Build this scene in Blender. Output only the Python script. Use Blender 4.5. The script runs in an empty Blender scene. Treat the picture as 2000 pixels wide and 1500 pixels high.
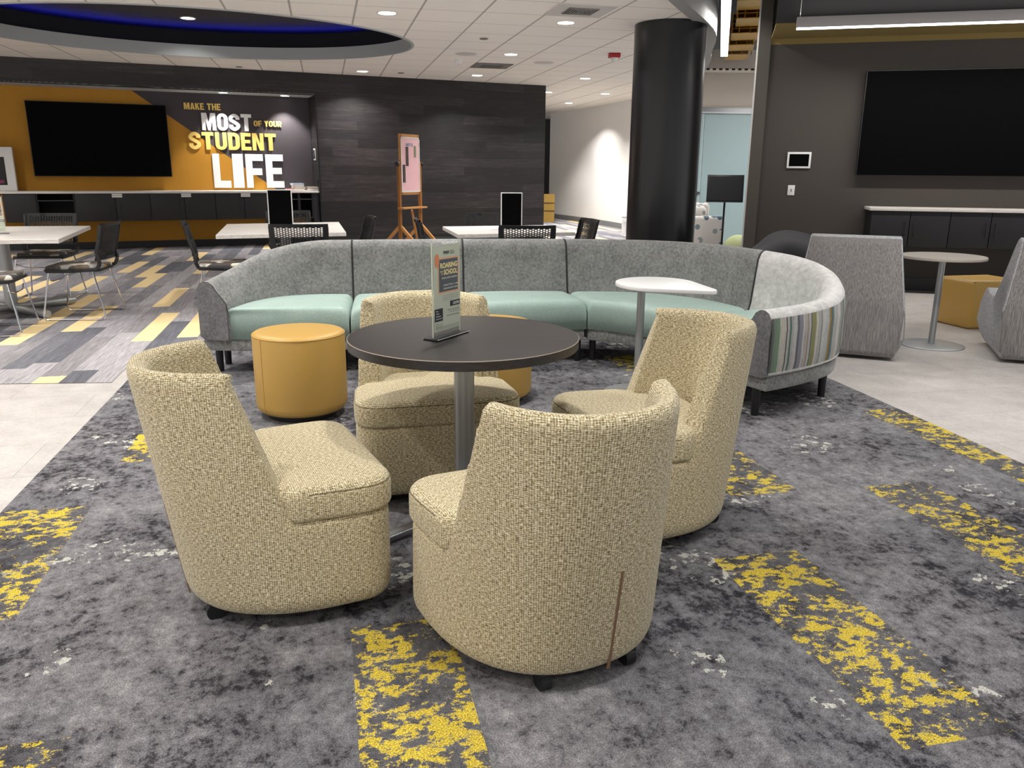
import bpy, bmesh, math, random
from mathutils import Vector, Matrix
random.seed(7)
sc = bpy.context.scene
COL = sc.collection
D = bpy.data
pi = math.pi

# ------------------------------------------------------------------ camera, world, exposure, lights
def S(r, g, b):
    f = lambda c: (c/255/12.92) if c/255 <= .04045 else ((c/255+.055)/1.055)**2.4
    return (f(r), f(g), f(b))

CAMH = 1.30
p_, r_ = math.radians(14.726), math.radians(.4473)
fw = Vector((0, math.cos(p_), -math.sin(p_))); up0 = Vector((0, math.sin(p_), math.cos(p_))); rt0 = Vector((1, 0, 0))
rt = math.cos(r_)*rt0 + math.sin(r_)*up0; upv = -math.sin(r_)*rt0 + math.cos(r_)*up0
cam = D.objects.new('camera', D.cameras.new('camera')); COL.objects.link(cam)
cam.matrix_world = Matrix(((rt.x, upv.x, -fw.x, 0), (rt.y, upv.y, -fw.y, 0), (rt.z, upv.z, -fw.z, CAMH), (0, 0, 0, 1)))
cam.data.sensor_width = 36; cam.data.lens = 36*1581/2000; cam.data.clip_start = .05; cam.data.clip_end = 200
sc.camera = cam
w = D.worlds.new('world'); sc.world = w; w.use_nodes = True
w.node_tree.nodes['Background'].inputs[0].default_value = (1, .985, .965, 1)
w.node_tree.nodes['Background'].inputs[1].default_value = 1
# world gradient added to lift the ceiling: brighter below the horizon, dimmer above it
wn = w.node_tree; tc = wn.nodes.new('ShaderNodeTexCoord'); sx = wn.nodes.new('ShaderNodeSeparateXYZ'); cr = wn.nodes.new('ShaderNodeValToRGB')
wn.links.new(tc.outputs['Generated'], sx.inputs[0]); mr = wn.nodes.new('ShaderNodeMapRange'); mr.inputs[1].default_value = -.25; mr.inputs[2].default_value = .15
wn.links.new(sx.outputs[2], mr.inputs[0]); wn.links.new(mr.outputs[0], cr.inputs[0]); wn.links.new(cr.outputs[0], wn.nodes['Background'].inputs[0])
cr.color_ramp.elements[0].color = (2.0, 1.96, 1.92, 1); cr.color_ramp.elements[1].color = (.3, .295, .29, 1)
sc.view_settings.view_transform = 'Standard'; sc.view_settings.look = 'None'
sc.view_settings.exposure = 0.12; sc.view_settings.gamma = 1; sc.view_settings.use_curve_mapping = False
sc.cycles.max_bounces = 6; sc.cycles.diffuse_bounces = 4; sc.cycles.use_denoising = True

YG = math.radians(12.84)
def uv(u, v, a=YG): return (u*math.cos(a)-v*math.sin(a), u*math.sin(a)+v*math.cos(a))
CZ = 2.88
def lamp(loc, power, size=.16, spread=125, color=(1, .97, .93), shape='DISK', sy=None, rot=(0, 0, 0), name='ceiling_lamp'):
    l = D.lights.new(name, 'AREA'); l.shape = shape; l.size = size; l.energy = power; l.color = color
    if sy: l.size_y = sy
    l.spread = math.radians(spread)
    o = D.objects.new(name, l); o.location = loc; o.rotation_euler = rot; COL.objects.link(o); return o
def spot(loc, power, angle=80, blend=.4, color=(1, .97, .93), rot=(0, 0, 0), r=.05):
    l = D.lights.new('spot_lamp', 'SPOT'); l.energy = power; l.spot_size = math.radians(angle); l.spot_blend = blend; l.color = color
    l.shadow_soft_size = r; o = D.objects.new('spot_lamp', l); o.location = loc; o.rotation_euler = rot; COL.objects.link(o); return o
DL = [(-1.326, 9.099), (.558, 9.584), (-.05, 12.106), (-2.51, 14.24), (-.635, 14.703), (1.238, 15.043), (.691, 17.645), (1.898, 17.885), (1.298, 20.298)]
for x, y in DL: lamp((x, y, CZ-.03), 36 if y < 17 else 60)
for i, (u, v) in enumerate([(-3.15, 6.55), (-1.2, 6.55), (.75, 6.55), (-3.15, 3.92), (-1.2, 3.92), (.75, 3.92), (-1.2, 1.3), (.75, 1.3), (-3.15, 1.3), (-1.2, -1.3), (.75, -1.3), (-5.1, 3.92), (-5.1, 6.55)]):
    x, y = uv(u, v); lamp((x, y, CZ-.03), 15 if v < 2 else 24 if v < 5 else 27)
for x, y in [(-6.5, 8.4), (-7.5, 10.6), (-6.3, 6.4), (-8.5, 8.4)]: lamp((x, y, CZ-.03), 34)
# long unseen lamps added right of the camera for soft light, no fixtures
lamp((3.0, 4.4, 2.9), 42, size=2.4, sy=.08, shape='RECTANGLE', rot=(0, 0, math.radians(-14)), name='pendant_or_fill_lamp')
lamp((2.7, 1.4, 2.9), 22, size=2.4, sy=.08, shape='RECTANGLE', rot=(0, 0, math.radians(-14)), name='pendant_or_fill_lamp')

# ------------------------------------------------------------------ materials
def newmat(name):
    m = D.materials.new(name); m.use_nodes = True; nt = m.node_tree
    return m, nt, nt.nodes['Principled BSDF']
class N:
    def __init__(s, nt): s.nt = nt
    def __call__(s, typ, **kw):
        n = s.nt.nodes.new(typ)
        for k, v in kw.items(): setattr(n, k, v)
        return n
    def link(s, a, b): s.nt.links.new(a, b)
    def math(s, op, a, b=None, c=None):
        n = s('ShaderNodeMath', operation=op)
        for i, v in enumerate((a, b, c)):
            if v is None: continue
            if isinstance(v, (int, float)): n.inputs[i].default_value = v
            else: s.link(v, n.inputs[i])
        return n.outputs[0]
    def mix(s, fac, a, b):
        n = s('ShaderNodeMix', data_type='RGBA')
        for i, v in ((0, fac), (6, a), (7, b)):
            if isinstance(v, (int, float)): n.inputs[i].default_value = v
            elif isinstance(v, tuple): n.inputs[i].default_value = (*v, 1)
            else: s.link(v, n.inputs[i])
        return n.outputs[2]
    def noise(s, vec, scale, detail=3, rough=.6, mul=None, off=None):
        if mul or off:
            mp = s('ShaderNodeMapping')
            if mul: mp.inputs['Scale'].default_value = mul
            if off: mp.inputs['Location'].default_value = off
            s.link(vec, mp.inputs[0]); vec = mp.outputs[0]
        n = s('ShaderNodeTexNoise'); n.inputs['Scale'].default_value = scale; n.inputs['Detail'].default_value = detail
        n.inputs['Roughness'].default_value = rough; s.link(vec, n.inputs[0]); return n.outputs[0]
    def ramp(s, fac, stops, interp='LINEAR'):
        n = s('ShaderNodeValToRGB'); e = n.color_ramp.elements; n.color_ramp.interpolation = interp
        while len(e) < len(stops): e.new(.5)
        for el, (p, c) in zip(e, stops): el.position = p; el.color = (*c, 1) if isinstance(c, tuple) else (c, c, c, 1)
        s.link(fac, n.inputs[0]); return n.outputs[0]
    def bump(s, h, strength, dist, bsdf):
        n = s('ShaderNodeBump'); n.inputs['Strength'].default_value = strength; n.inputs['Distance'].default_value = dist
        s.link(h, n.inputs['Height']); s.link(n.outputs[0], bsdf.inputs['Normal'])
def coord(n, kind='Object'):
    return n('ShaderNodeTexCoord').outputs[kind]
def wpos(n): return n('ShaderNodeNewGeometry').outputs['Position']
def plain(name, col, rough=.5, metal=0, emit=None, es=0, var=0, vs=30, bump=0, spec=None, coat=0):
    m, nt, b = newmat(name); n = N(nt)
    b.inputs['Roughness'].default_value = rough; b.inputs['Metallic'].default_value = metal
    if spec is not None: b.inputs['Specular IOR Level'].default_value = spec
    b.inputs['Coat Weight'].default_value = coat
    t = n.noise(coord(n), vs, 4)
    if var:
        c = n.mix(t, tuple(max(0, x*(1-var)) for x in col), tuple(min(1, x*(1+var)) for x in col)); n.link(c, b.inputs['Base Color'])
    else: b.inputs['Base Color'].default_value = (*col, 1)
    if bump: n.bump(t, bump, .002, b)
    if emit: b.inputs['Emission Color'].default_value = (*emit, 1); b.inputs['Emission Strength'].default_value = es
    return m
M = {}
M['metal'] = plain('brushed_metal', S(150, 152, 155), .35, 1)
M['chrome'] = plain('chrome', S(225, 225, 230), .12, 1)
M['alu'] = plain('silver_metal_paint', S(168, 171, 173), .38, .6)
M['blackmetal'] = plain('black_metal', S(24, 24, 26), .4)
M['blackplastic'] = plain('black_plastic', S(24, 25, 28), .45)
M['screen'] = plain('black_screen', S(4, 4, 5), .6, spec=.05)
M['bezel'] = plain('dark_bezel', S(45, 46, 48), .4, .3)
M['white'] = plain('white_laminate', S(236, 236, 236), .35)
M['whiteplastic'] = plain('white_plastic', S(225, 225, 225), .4)
M['letterwhite'] = plain('white_lettering', S(240, 240, 240), .5)
M['letteryellow'] = plain('yellow_lettering', S(235, 200, 110), .5)
M['darkcab'] = plain('dark_cabinet_laminate', S(28, 27, 30), .5, var=.2, vs=12)
M['cabinside'] = plain('dark_cabinet_inside', S(16, 16, 17), .7)
M['orange'] = plain('amber_wall_paint', S(180, 127, 27), .7, var=.04, vs=4)
M['purplegrey'] = plain('dark_wall_paint', S(66, 60, 64), .75, var=.1, vs=5)
M['base'] = plain('dark_baseboard', S(48, 50, 53), .6)
M['greybase'] = plain('grey_baseboard', S(110, 112, 114), .6)
M['greywall'] = plain('taupe_wall_paint', S(66, 61, 57), .8, var=.03, vs=3)
M['beige'] = plain('beige_wall_paint', S(208, 198, 186), .8, var=.02, vs=3)
M['whitewall'] = plain('white_wall_paint', S(232, 230, 227), .7, var=.02, vs=2)
M['teal'] = plain('pale_blue_glass_panel', S(168, 192, 196), .35)
M['darkceil'] = plain('dark_ceiling_paint', S(58, 57, 58), .9)
M['olive'] = plain('olive_soffit_paint', S(128, 110, 60), .8)
M['fascia'] = plain('grey_fascia', S(168, 172, 173), .7)
M['fascia2'] = plain('pale_fascia', S(200, 197, 194), .7)
M['cove'] = plain('dark_cove_paint', S(52, 50, 54), .9)
M['coveblack'] = plain('black_cove_paint', S(8, 9, 20), .9)
M['yleather'] = plain('yellow_leather', S(188, 150, 76), .42, var=.03, vs=60, bump=.05)
M['column'] = plain('black_gloss_paint', S(13, 14, 17), .3)
M['lampwhite'] = plain('lamp_diffuser', (1, 1, 1), .5, emit=(1, .98, .95), es=6)
M['blueled'] = plain('blue_led', (0, 0, 1), .5, emit=(.03, .04, 1), es=16)
M['pine'] = plain('orange_wood', S(196, 138, 72), .5, var=.12, vs=25)
M['pink'] = plain('pink_paper', S(238, 190, 195), .7, var=.06, vs=14, bump=.6)
M['photo'] = plain('dark_photo_print', S(60, 52, 50), .5, var=.8, vs=60)
M['red'] = plain('red_plastic', S(165, 30, 40), .4)
M['brown'] = plain('brown_book_cover', S(120, 98, 78), .6)
M['bluebook'] = plain('blue_book_cover', S(110, 150, 185), .6)
M['redbook'] = plain('red_book_cover', S(200, 110, 110), .6)
M['tanbook'] = plain('tan_book_cover', S(170, 155, 140), .6)
M['paper'] = plain('paper', S(232, 230, 226), .7)
M['gold'] = plain('gold_slat_metal', S(190, 142, 42), .35, .5)
M['goldpanel'] = plain('gold_panel', S(150, 120, 50), .6)
M['beanbag'] = plain('charcoal_beanbag_fabric', S(38, 38, 42), .75, var=.15, vs=9, bump=.1)
M['greenball'] = plain('pale_green_fabric', S(190, 200, 150), .7)
M['tan'] = plain('tan_zipper', S(136, 108, 82), .6)
M['seam'] = plain('dark_seam_thread', S(96, 86, 62), .8)
M['seamgrey'] = plain('dark_grey_piping', S(52, 52, 54), .8)
M['greytop'] = plain('beige_laminate', S(190, 182, 172), .45)
M['grille'] = plain('vent_grille', S(120, 118, 115), .6)
M['greyback'] = plain('dark_grey_plastic', S(62, 64, 70), .5)
M['gmetal'] = plain('dark_pot', S(12, 12, 12), .8)

def woven(name, dark, mid, light, su=420, rough=.9):
    m, nt, b = newmat(name); n = N(nt); c = coord(n, 'UV')
    a = n.noise(c, 1, 2, .5, mul=(90, 430, 1)); d = n.noise(c, 1, 2, .5, mul=(430, 90, 1), off=(3, 7, 0))
    wv = n('ShaderNodeTexWave', wave_type='BANDS', bands_direction='Y'); wv.inputs['Scale'].default_value = 62; wv.inputs['Distortion'].default_value = 1.2; n.link(c, wv.inputs[0])
    wu = n('ShaderNodeTexWave', wave_type='BANDS', bands_direction='X'); wu.inputs['Scale'].default_value = 52; wu.inputs['Distortion'].default_value = 1.2; n.link(c, wu.inputs[0])
    t = n.math('ADD', n.math('MULTIPLY', a, .62), n.math('MULTIPLY', d, .38))
    wm = n.math('MULTIPLY', n.math('ADD', wv.outputs[1], wu.outputs[1]), .5)
    t2 = n.math('ADD', t, n.math('MULTIPLY', n.math('SUBTRACT', wm, .5), .16))
    hue = n.noise(c, 1, 2, .5, mul=(150, 300, 1), off=(9, 2, 0))
    col = n.ramp(t2, [(.32, dark), (.47, mid), (.63, light)])
    col = n.mix(n.math('MULTIPLY', n.math('GREATER_THAN', hue, .6), .35), col, S(190, 168, 80))
    n.link(col, b.inputs['Base Color']); b.inputs['Roughness'].default_value = rough
    b.inputs['Specular IOR Level'].default_value = .15; b.inputs['Sheen Weight'].default_value = .2
    n.bump(t2, .55, .002, b)
    return m
M['weave'] = woven('beige_woven_fabric', S(62, 51, 32), S(168, 153, 119), S(248, 239, 210))

def velvet(name, c1, c2, sc=55, sheen=.4):
    m, nt, b = newmat(name); n = N(nt); c = coord(n)
    t = n.noise(c, sc, 5, .75); t2 = n.noise(c, 7, 3, .6, off=(5, 3, 1))
    f = n.math('ADD', n.math('MULTIPLY', t, .75), n.math('MULTIPLY', t2, .25))
    n.link(n.ramp(f, [(.36, c1), (.64, c2)]), b.inputs['Base Color'])
    b.inputs['Roughness'].default_value = .75; b.inputs['Specular IOR Level'].default_value = .2
    b.inputs['Sheen Weight'].default_value = sheen; b.inputs['Sheen Roughness'].default_value = .4
    n.bump(t, .15, .002, b); return m
M['velvet'] = velvet('grey_velvet', S(100, 101, 101), S(158, 159, 157))
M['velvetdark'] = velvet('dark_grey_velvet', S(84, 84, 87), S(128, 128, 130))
M['velvetlight'] = velvet('light_grey_velvet', S(176, 175, 175), S(216, 215, 213), 30)
M['mint'] = velvet('mint_upholstery', S(150, 175, 167), S(178, 199, 191), 110, .1)
M['mint'].node_tree.nodes['Principled BSDF'].inputs['Roughness'].default_value = .42

def streak(name, c1, c2, mul=(90, 90, 6)):
    m, nt, b = newmat(name); n = N(nt); c = coord(n)
    t = n.noise(c, 1, 4, .7, mul=mul)
    n.link(n.ramp(t, [(.35, c1), (.65, c2)]), b.inputs['Base Color']); b.inputs['Roughness'].default_value = .85
    n.bump(t, .2, .002, b); return m
M['streak'] = streak('streaked_grey_fabric', S(98, 95, 96), S(158, 154, 152), (230, 230, 7))
M['streaklight'] = streak('pale_streaked_fabric', S(150, 152, 156), S(196, 198, 202), (60, 60, 60))
M['darkwood'] = streak('black_wood_laminate', S(34, 31, 32), S(50, 46, 47), (7, 160, 160))
M['darkwood'].node_tree.nodes['Principled BSDF'].inputs['Roughness'].default_value = .38
M['palewood'] = streak('pale_wood_laminate', S(200, 194, 188), S(226, 222, 218), (3, 45, 45))
M['palewood'].node_tree.nodes['Principled BSDF'].inputs['Roughness'].default_value = .4
M['patch'] = None

def mk_stripes():
    m, nt, b = newmat('striped_multicolour_fabric'); n = N(nt); c = coord(n, 'UV')
    sep = n('ShaderNodeSeparateXYZ'); n.link(c, sep.inputs[0]); u = n.math('FRACT', sep.outputs[0])
    rnd = random.Random(3)
    pal = [S(196, 194, 190), S(176, 176, 174), S(214, 210, 204), S(186, 190, 190), S(160, 158, 158)]
    st = [(0, S(90, 95, 96)), (.02, S(130, 150, 128)), (.06, S(112, 150, 120)), (.085, S(205, 200, 190)), (.15, S(70, 68, 66)), (.162, S(196, 192, 188)), (.19, S(26, 120, 105)), (.207, S(200, 198, 196)),
          (.27, S(96, 96, 108)), (.30, S(140, 140, 152)), (.34, S(205, 200, 196)), (.40, S(176, 112, 70)), (.41, S(190, 188, 186)), (.44, S(50, 90, 95)), (.452, S(140, 140, 84)), (.51, S(204, 202, 198)), (.58, S(150, 156, 150)), (.60, S(200, 200, 198)),
          (.66, S(180, 188, 190)), (.70, S(160, 130, 60)), (.735, S(76, 90, 96)), (.75, S(96, 130, 122)), (.78, S(180, 180, 180)), (.86, S(206, 204, 200)), (.93, S(150, 150, 150))]
    col = n.ramp(u, st, 'CONSTANT')
    fine = n.noise(c, 1, 2, .6, mul=(190, 3, 1)); dots = n('ShaderNodeTexChecker'); dots.inputs['Scale'].default_value = 1
    mp = n('ShaderNodeMapping'); mp.inputs['Scale'].default_value = (150, 110, 1); n.link(c, mp.inputs[0]); n.link(mp.outputs[0], dots.inputs[0])
    col = n.mix(n.math('MULTIPLY', n.math('GREATER_THAN', fine, .6), .55), col, S(92, 90, 92))
    blot = n.noise(c, 1, 3, .7, mul=(60, 25, 1), off=(3, 3, 0))
    band = n.math('LESS_THAN', n.math('FRACT', n.math('MULTIPLY', u, 5.55)), .3)
    col = n.mix(n.math('MULTIPLY', n.math('MULTIPLY', dots.outputs[1], band), .5), col, S(50, 58, 62))
    col = n.mix(n.math('MULTIPLY', n.math('GREATER_THAN', blot, .6), .35), col, S(120, 128, 130))
    col = n.mix(.22, col, S(96, 98, 98)); n.link(col, b.inputs['Base Color']); b.inputs['Roughness'].default_value = .8
    n.bump(fine, .3, .002, b); return m
M['stripes'] = mk_stripes()

def mk_patch():   # chair seat pads
    m, nt, b = newmat('patchwork_seat_fabric'); n = N(nt); c = coord(n)
    v = n('ShaderNodeTexVoronoi'); v.inputs['Scale'].default_value = 9; n.link(c, v.inputs[0])
    sp = n('ShaderNodeSeparateColor'); n.link(v.outputs['Color'], sp.inputs[0])
    n.link(n.ramp(sp.outputs[0], [(0, S(70, 66, 64)), (.3, S(150, 150, 146)), (.5, S(105, 92, 78)), (.68, S(200, 150, 80)), (.8, S(212, 204, 190))], 'CONSTANT'), b.inputs['Base Color'])
    b.inputs['Roughness'].default_value = .8; return m
M['patch'] = mk_patch()
def mk_floral():
    m, nt, b = newmat('floral_upholstery'); n = N(nt); c = coord(n)
    v = n('ShaderNodeTexVoronoi'); v.inputs['Scale'].default_value = 9; v.inputs['Randomness'].default_value = .75; n.link(c, v.inputs[0])
    sp = n('ShaderNodeSeparateColor'); n.link(v.outputs['Color'], sp.inputs[0])
    big = n.noise(c, 3.2, 1, .5)
    disc = n.math('MULTIPLY', n.math('LESS_THAN', v.outputs['Distance'], .42), n.math('GREATER_THAN', big, .41))
    pet = n.ramp(sp.outputs[0], [(0, S(60, 84, 98)), (.3, S(120, 142, 148)), (.55, S(84, 104, 118)), (.75, S(168, 150, 90)), (.85, S(150, 160, 160))], 'CONSTANT')
    n.link(n.mix(disc, S(216, 212, 208), pet), b.inputs['Base Color']); b.inputs['Roughness'].default_value = .8; return m
M['floral'] = mk_floral()

def rotuv(n, ang, src=None):
    mp = n('ShaderNodeMapping'); mp.inputs['Rotation'].default_value = (0, 0, -ang); n.link(src or wpos(n), mp.inputs[0]); return mp.outputs[0]
def mk_ceiling():
    m, nt, b = newmat('ceiling_tile_grid'); n = N(nt); q = rotuv(n, YG)
    sep = n('ShaderNodeSeparateXYZ'); n.link(q, sep.inputs[0])
    def line(x, off, step, wd):
        f = n.math('FRACT', n.math('DIVIDE', n.math('SUBTRACT', x, off-wd/2-50*step), step)); return n.math('LESS_THAN', f, wd/step)
    l1 = line(sep.outputs[0], 1.0463, .6454, .022); l2 = line(sep.outputs[1], 9.527, .661, .014)
    t = n.noise(q, 160, 3, .7)
    col = n.mix(n.math('MULTIPLY', t, .5), S(246, 241, 234), S(238, 233, 226))
    col = n.mix(n.math('MULTIPLY', l2, .55), col, S(120, 112, 106)); col = n.mix(n.math('MULTIPLY', l1, .62), col, S(112, 105, 100))
    n.link(col, b.inputs['Base Color']); b.inputs['Roughness'].default_value = .9
    n.bump(n.math('MAXIMUM', l1, l2), .4, .006, b); return m
M['ceiling'] = mk_ceiling()
def mk_woodwall():
    m, nt, b = newmat('dark_wood_plank_cladding'); n = N(nt)
    c = coord(n)   # object coords: x along wall, z up
    sep = n('ShaderNodeSeparateXYZ'); n.link(c, sep.inputs[0])
    comb = n('ShaderNodeCombineXYZ'); n.link(sep.outputs[0], comb.inputs[0]); n.link(sep.outputs[2], comb.inputs[1])
    br = n('ShaderNodeTexBrick'); br.inputs['Scale'].default_value = 1; br.inputs['Brick Width'].default_value = 1.22; br.inputs['Row Height'].default_value = .152
    br.inputs['Mortar Size'].default_value = .0022; br.inputs['Mortar'].default_value = (.006, .006, .006, 1); br.offset = .37; br.offset_frequency = 2
    br.inputs['Color1'].default_value = (*S(18, 16, 17), 1); br.inputs['Color2'].default_value = (*S(44, 40, 41), 1); br.inputs['Bias'].default_value = -.25
    n.link(comb.outputs[0], br.inputs[0])
    g = n.noise(comb.outputs[0], 1, 6, .7, mul=(1.6, 42, 1)); g2 = n.noise(comb.outputs[0], 1, 4, .7, mul=(4, 18, 1), off=(4, 9, 0))
    f = n.math('ADD', n.math('MULTIPLY', g, .6), n.math('MULTIPLY', g2, .4))
    mulc = n.ramp(f, [(.36, (.4, .4, .4)), (.48, (.95, .95, .95)), (.56, (1.5, 1.45, 1.45)), (.66, (3.2, 3.1, 3.05))])
    mx = n('ShaderNodeMix', data_type='RGBA', blend_type='MULTIPLY'); mx.inputs[0].default_value = 1; n.link(br.outputs[0], mx.inputs[6]); n.link(mulc, mx.inputs[7])
    n.link(mx.outputs[2], b.inputs['Base Color']); b.inputs['Roughness'].default_value = .5; n.bump(f, .15, .003, b); return m
M['woodwall'] = mk_woodwall()
def mk_vinyl():
    m, nt, b = newmat('grey_vinyl_floor'); n = N(nt); q = rotuv(n, YG)
    t = n.noise(q, 5, 6, .75); t2 = n.noise(q, 60, 3, .7, off=(3, 1, 0)); sp = n.noise(q, 120, 1, .5, off=(8, 1, 0))
    br = n('ShaderNodeTexBrick'); br.inputs['Scale'].default_value = 1; br.inputs['Brick Width'].default_value = .92; br.inputs['Row Height'].default_value = .46
    br.inputs['Mortar Size'].default_value = .0015; br.inputs['Mortar'].default_value = (.5, .5, .5, 1)
    br.inputs['Color1'].default_value = (.93, .93, .93, 1); br.inputs['Color2'].default_value = (1, 1, 1, 1); n.link(q, br.inputs[0])
    f = n.math('ADD', n.math('MULTIPLY', t, .6), n.math('MULTIPLY', t2, .4))
    col = n.ramp(f, [(.35, S(168, 163, 160)), (.65, S(204, 199, 195))])
    col = n.mix(n.math('MULTIPLY', n.math('GREATER_THAN', sp, .72), .7), col, S(215, 212, 208))
    mx = n('ShaderNodeMix', data_type='RGBA', blend_type='MULTIPLY'); mx.inputs[0].default_value = 1; n.link(col, mx.inputs[6]); n.link(br.outputs[0], mx.inputs[7])
    n.link(mx.outputs[2], b.inputs['Base Color']); b.inputs['Roughness'].default_value = .45; return m
M['vinyl'] = mk_vinyl()
FY = math.radians(13.0)
def mk_carpet():
    m, nt, b = newmat('grey_and_yellow_patterned_carpet'); n = N(nt); q = rotuv(n, FY)
    sep = n('ShaderNodeSeparateXYZ'); n.link(q, sep.inputs[0]); U, V = sep.outputs[0], sep.outputs[1]
    pile = n.noise(q, 270, 2, .85)
    mid = n.noise(q, 12, 7, .8, mul=(1.25, 1, 1)); big = n.noise(q, 1.6, 3, .6, off=(2, 5, 0))
    fineb = n.noise(q, 46, 4, .75, off=(6, 2, 0))
    f = n.math('ADD', n.math('ADD', n.math('MULTIPLY', mid, .5), n.math('MULTIPLY', big, .28)), n.math('MULTIPLY', fineb, .22))
    col = n.ramp(f, [(.395, S(40, 40, 43)), (.44, S(62, 61, 65)), (.475, S(100, 99, 103)), (.55, S(126, 126, 129)), (.63, S(152, 152, 154))])
    # broad planks of slightly different grey
    br = n('ShaderNodeTexBrick'); br.inputs['Scale'].default_value = 1; br.inputs['Brick Width'].default_value = 1.0; br.inputs['Row Height'].default_value = .33; br.inputs['Mortar Size'].default_value = 0
    br.inputs['Color1'].default_value = (.84, .84, .86, 1); br.inputs['Color2'].default_value = (1.08, 1.06, 1.06, 1)
    mp = n('ShaderNodeMapping'); mp.inputs['Rotation'].default_value = (0, 0, pi/2); n.link(q, mp.inputs[0]); n.link(mp.outputs[0], br.inputs[0])
    mx = n('ShaderNodeMix', data_type='RGBA', blend_type='MULTIPLY'); mx.inputs[0].default_value = 1; n.link(col, mx.inputs[6]); n.link(br.outputs[0], mx.inputs[7]); col = mx.outputs[2]
    # white flecks in clusters
    cl = n.noise(q, 2.3, 1, .5, off=(7, 7, 0)); fl = n.noise(q, 17, 5, .75, off=(1, 8, 0))
    wf = n.math('MULTIPLY', n.math('GREATER_THAN', cl, .63), n.math('GREATER_THAN', fl, .565))
    col = n.mix(n.math('MULTIPLY', wf, .85), col, S(196, 196, 188))
    # yellow patches: plank-shaped areas, broken up by noise
    rects = [(.02, .31, .9, 2.16, .0), (1.26, 1.58, 1.36, 2.34, .01), (2.2, 2.5, 1.95, 2.82, .0), (2.92, 3.16, 2.7, 3.84, .0), (1.6, 1.9, 2.84, 3.36, .0), (-1.3, -.95, 2.42, 3.28, .02),
             (-.96, -.7, 3.78, 4.2, .03), (-.95, -.64, 1.3, 1.82, .05), (1.94, 2.2, 5.0, 5.45, .03), (-.3, -.02, 4.35, 4.5, .04), (2.75, 3.1, .6, 1.6, 0)]
    mask = None
    for u0, u1, v0, v1, th in rects:
        a = n.math('LESS_THAN', n.math('ABSOLUTE', n.math('SUBTRACT', U, (u0+u1)/2)), (u1-u0)/2)
        c = n.math('LESS_THAN', n.math('ABSOLUTE', n.math('SUBTRACT', V, (v0+v1)/2)), (v1-v0)/2)
        k = n.math('MULTIPLY', a, c); mask = k if mask is None else n.math('MAXIMUM', mask, k)
    yn = n.math('ADD', n.math('MULTIPLY', n.noise(q, 21, 6, .78, mul=(.75, 1, 1), off=(4, 4, 0)), .75), n.math('MULTIPLY', n.noise(q, 4, 2, .5, off=(1, 2, 0)), .25))
    dk = n.math('MULTIPLY', mask, n.math('LESS_THAN', yn, .505))
    col = n.mix(n.math('MULTIPLY', dk, .55), col, S(66, 65, 68))
    yl = n.math('MULTIPLY', mask, n.math('GREATER_THAN', yn, .521))
    ycol = n.ramp(pile, [(.3, S(160, 138, 38)), (.7, S(228, 204, 80))])
    col = n.mix(n.math('MULTIPLY', yl, .93), col, ycol)
    pm = n.ramp(pile, [(.3, (.38, .38, .38)), (.5, (1, 1, 1)), (.7, (1.75, 1.75, 1.75))])
    mx = n('ShaderNodeMix', data_type='RGBA', blend_type='MULTIPLY'); mx.inputs[0].default_value = .9; n.link(col, mx.inputs[6]); n.link(pm, mx.inputs[7])
    n.link(mx.outputs[2], b.inputs['Base Color']); b.inputs['Roughness'].default_value = .95; b.inputs['Specular IOR Level'].default_value = .1
    n.bump(pile, .5, .004, b); return m
M['carpet'] = mk_carpet()
def mk_planks():
    m, nt, b = newmat('plank_carpet'); n = N(nt); q = rotuv(n, FY)
    at = n('ShaderNodeAttribute', attribute_name='plank'); 
    st = n.noise(q, 1, 3, .8, mul=(190, 3, 1)); st2 = n.noise(q, 240, 2, .7)
    f = n.math('ADD', n.math('MULTIPLY', st, .75), n.math('MULTIPLY', st2, .25))
    mul = n.ramp(f, [(.38, (.55, .55, .55)), (.5, (.98, .98, .98)), (.62, (1.5, 1.5, 1.5))])
    isy = at.outputs['Alpha']
    mul = n.mix(isy, (1., 1., 1.), mul)
    mx = n('ShaderNodeMix', data_type='RGBA', blend_type='MULTIPLY'); mx.inputs[0].default_value = 1; n.link(at.outputs['Color'], mx.inputs[6]); n.link(mul, mx.inputs[7])
    n.link(mx.outputs[2], b.inputs['Base Color']); b.inputs['Roughness'].default_value = .95; b.inputs['Specular IOR Level'].default_value = .1; return m
M['planks'] = mk_planks()
def mk_acrylic():
    m, nt, b = newmat('clear_acrylic'); b.inputs['Base Color'].default_value = (.93, .97, .95, 1); b.inputs['Roughness'].default_value = .03
    b.inputs['Transmission Weight'].default_value = 1; b.inputs['IOR'].default_value = 1.2; b.inputs['Alpha'].default_value = .35; return m
M['acrylic'] = mk_acrylic()
for nm, c in dict(sgreen=S(196, 204, 186), sslate=S(82, 92, 98), speach=S(226, 176, 140), scream=S(238, 222, 165), sdark=S(38, 46, 56), sgrey=S(120, 124, 124), swhite=S(235, 235, 230), sorange=S(222, 140, 100), sbeige=S(220, 206, 178), sbrown=S(90, 62, 40)).items():
    M[nm] = plain('print_'+nm[1:], c, .5)

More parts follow.
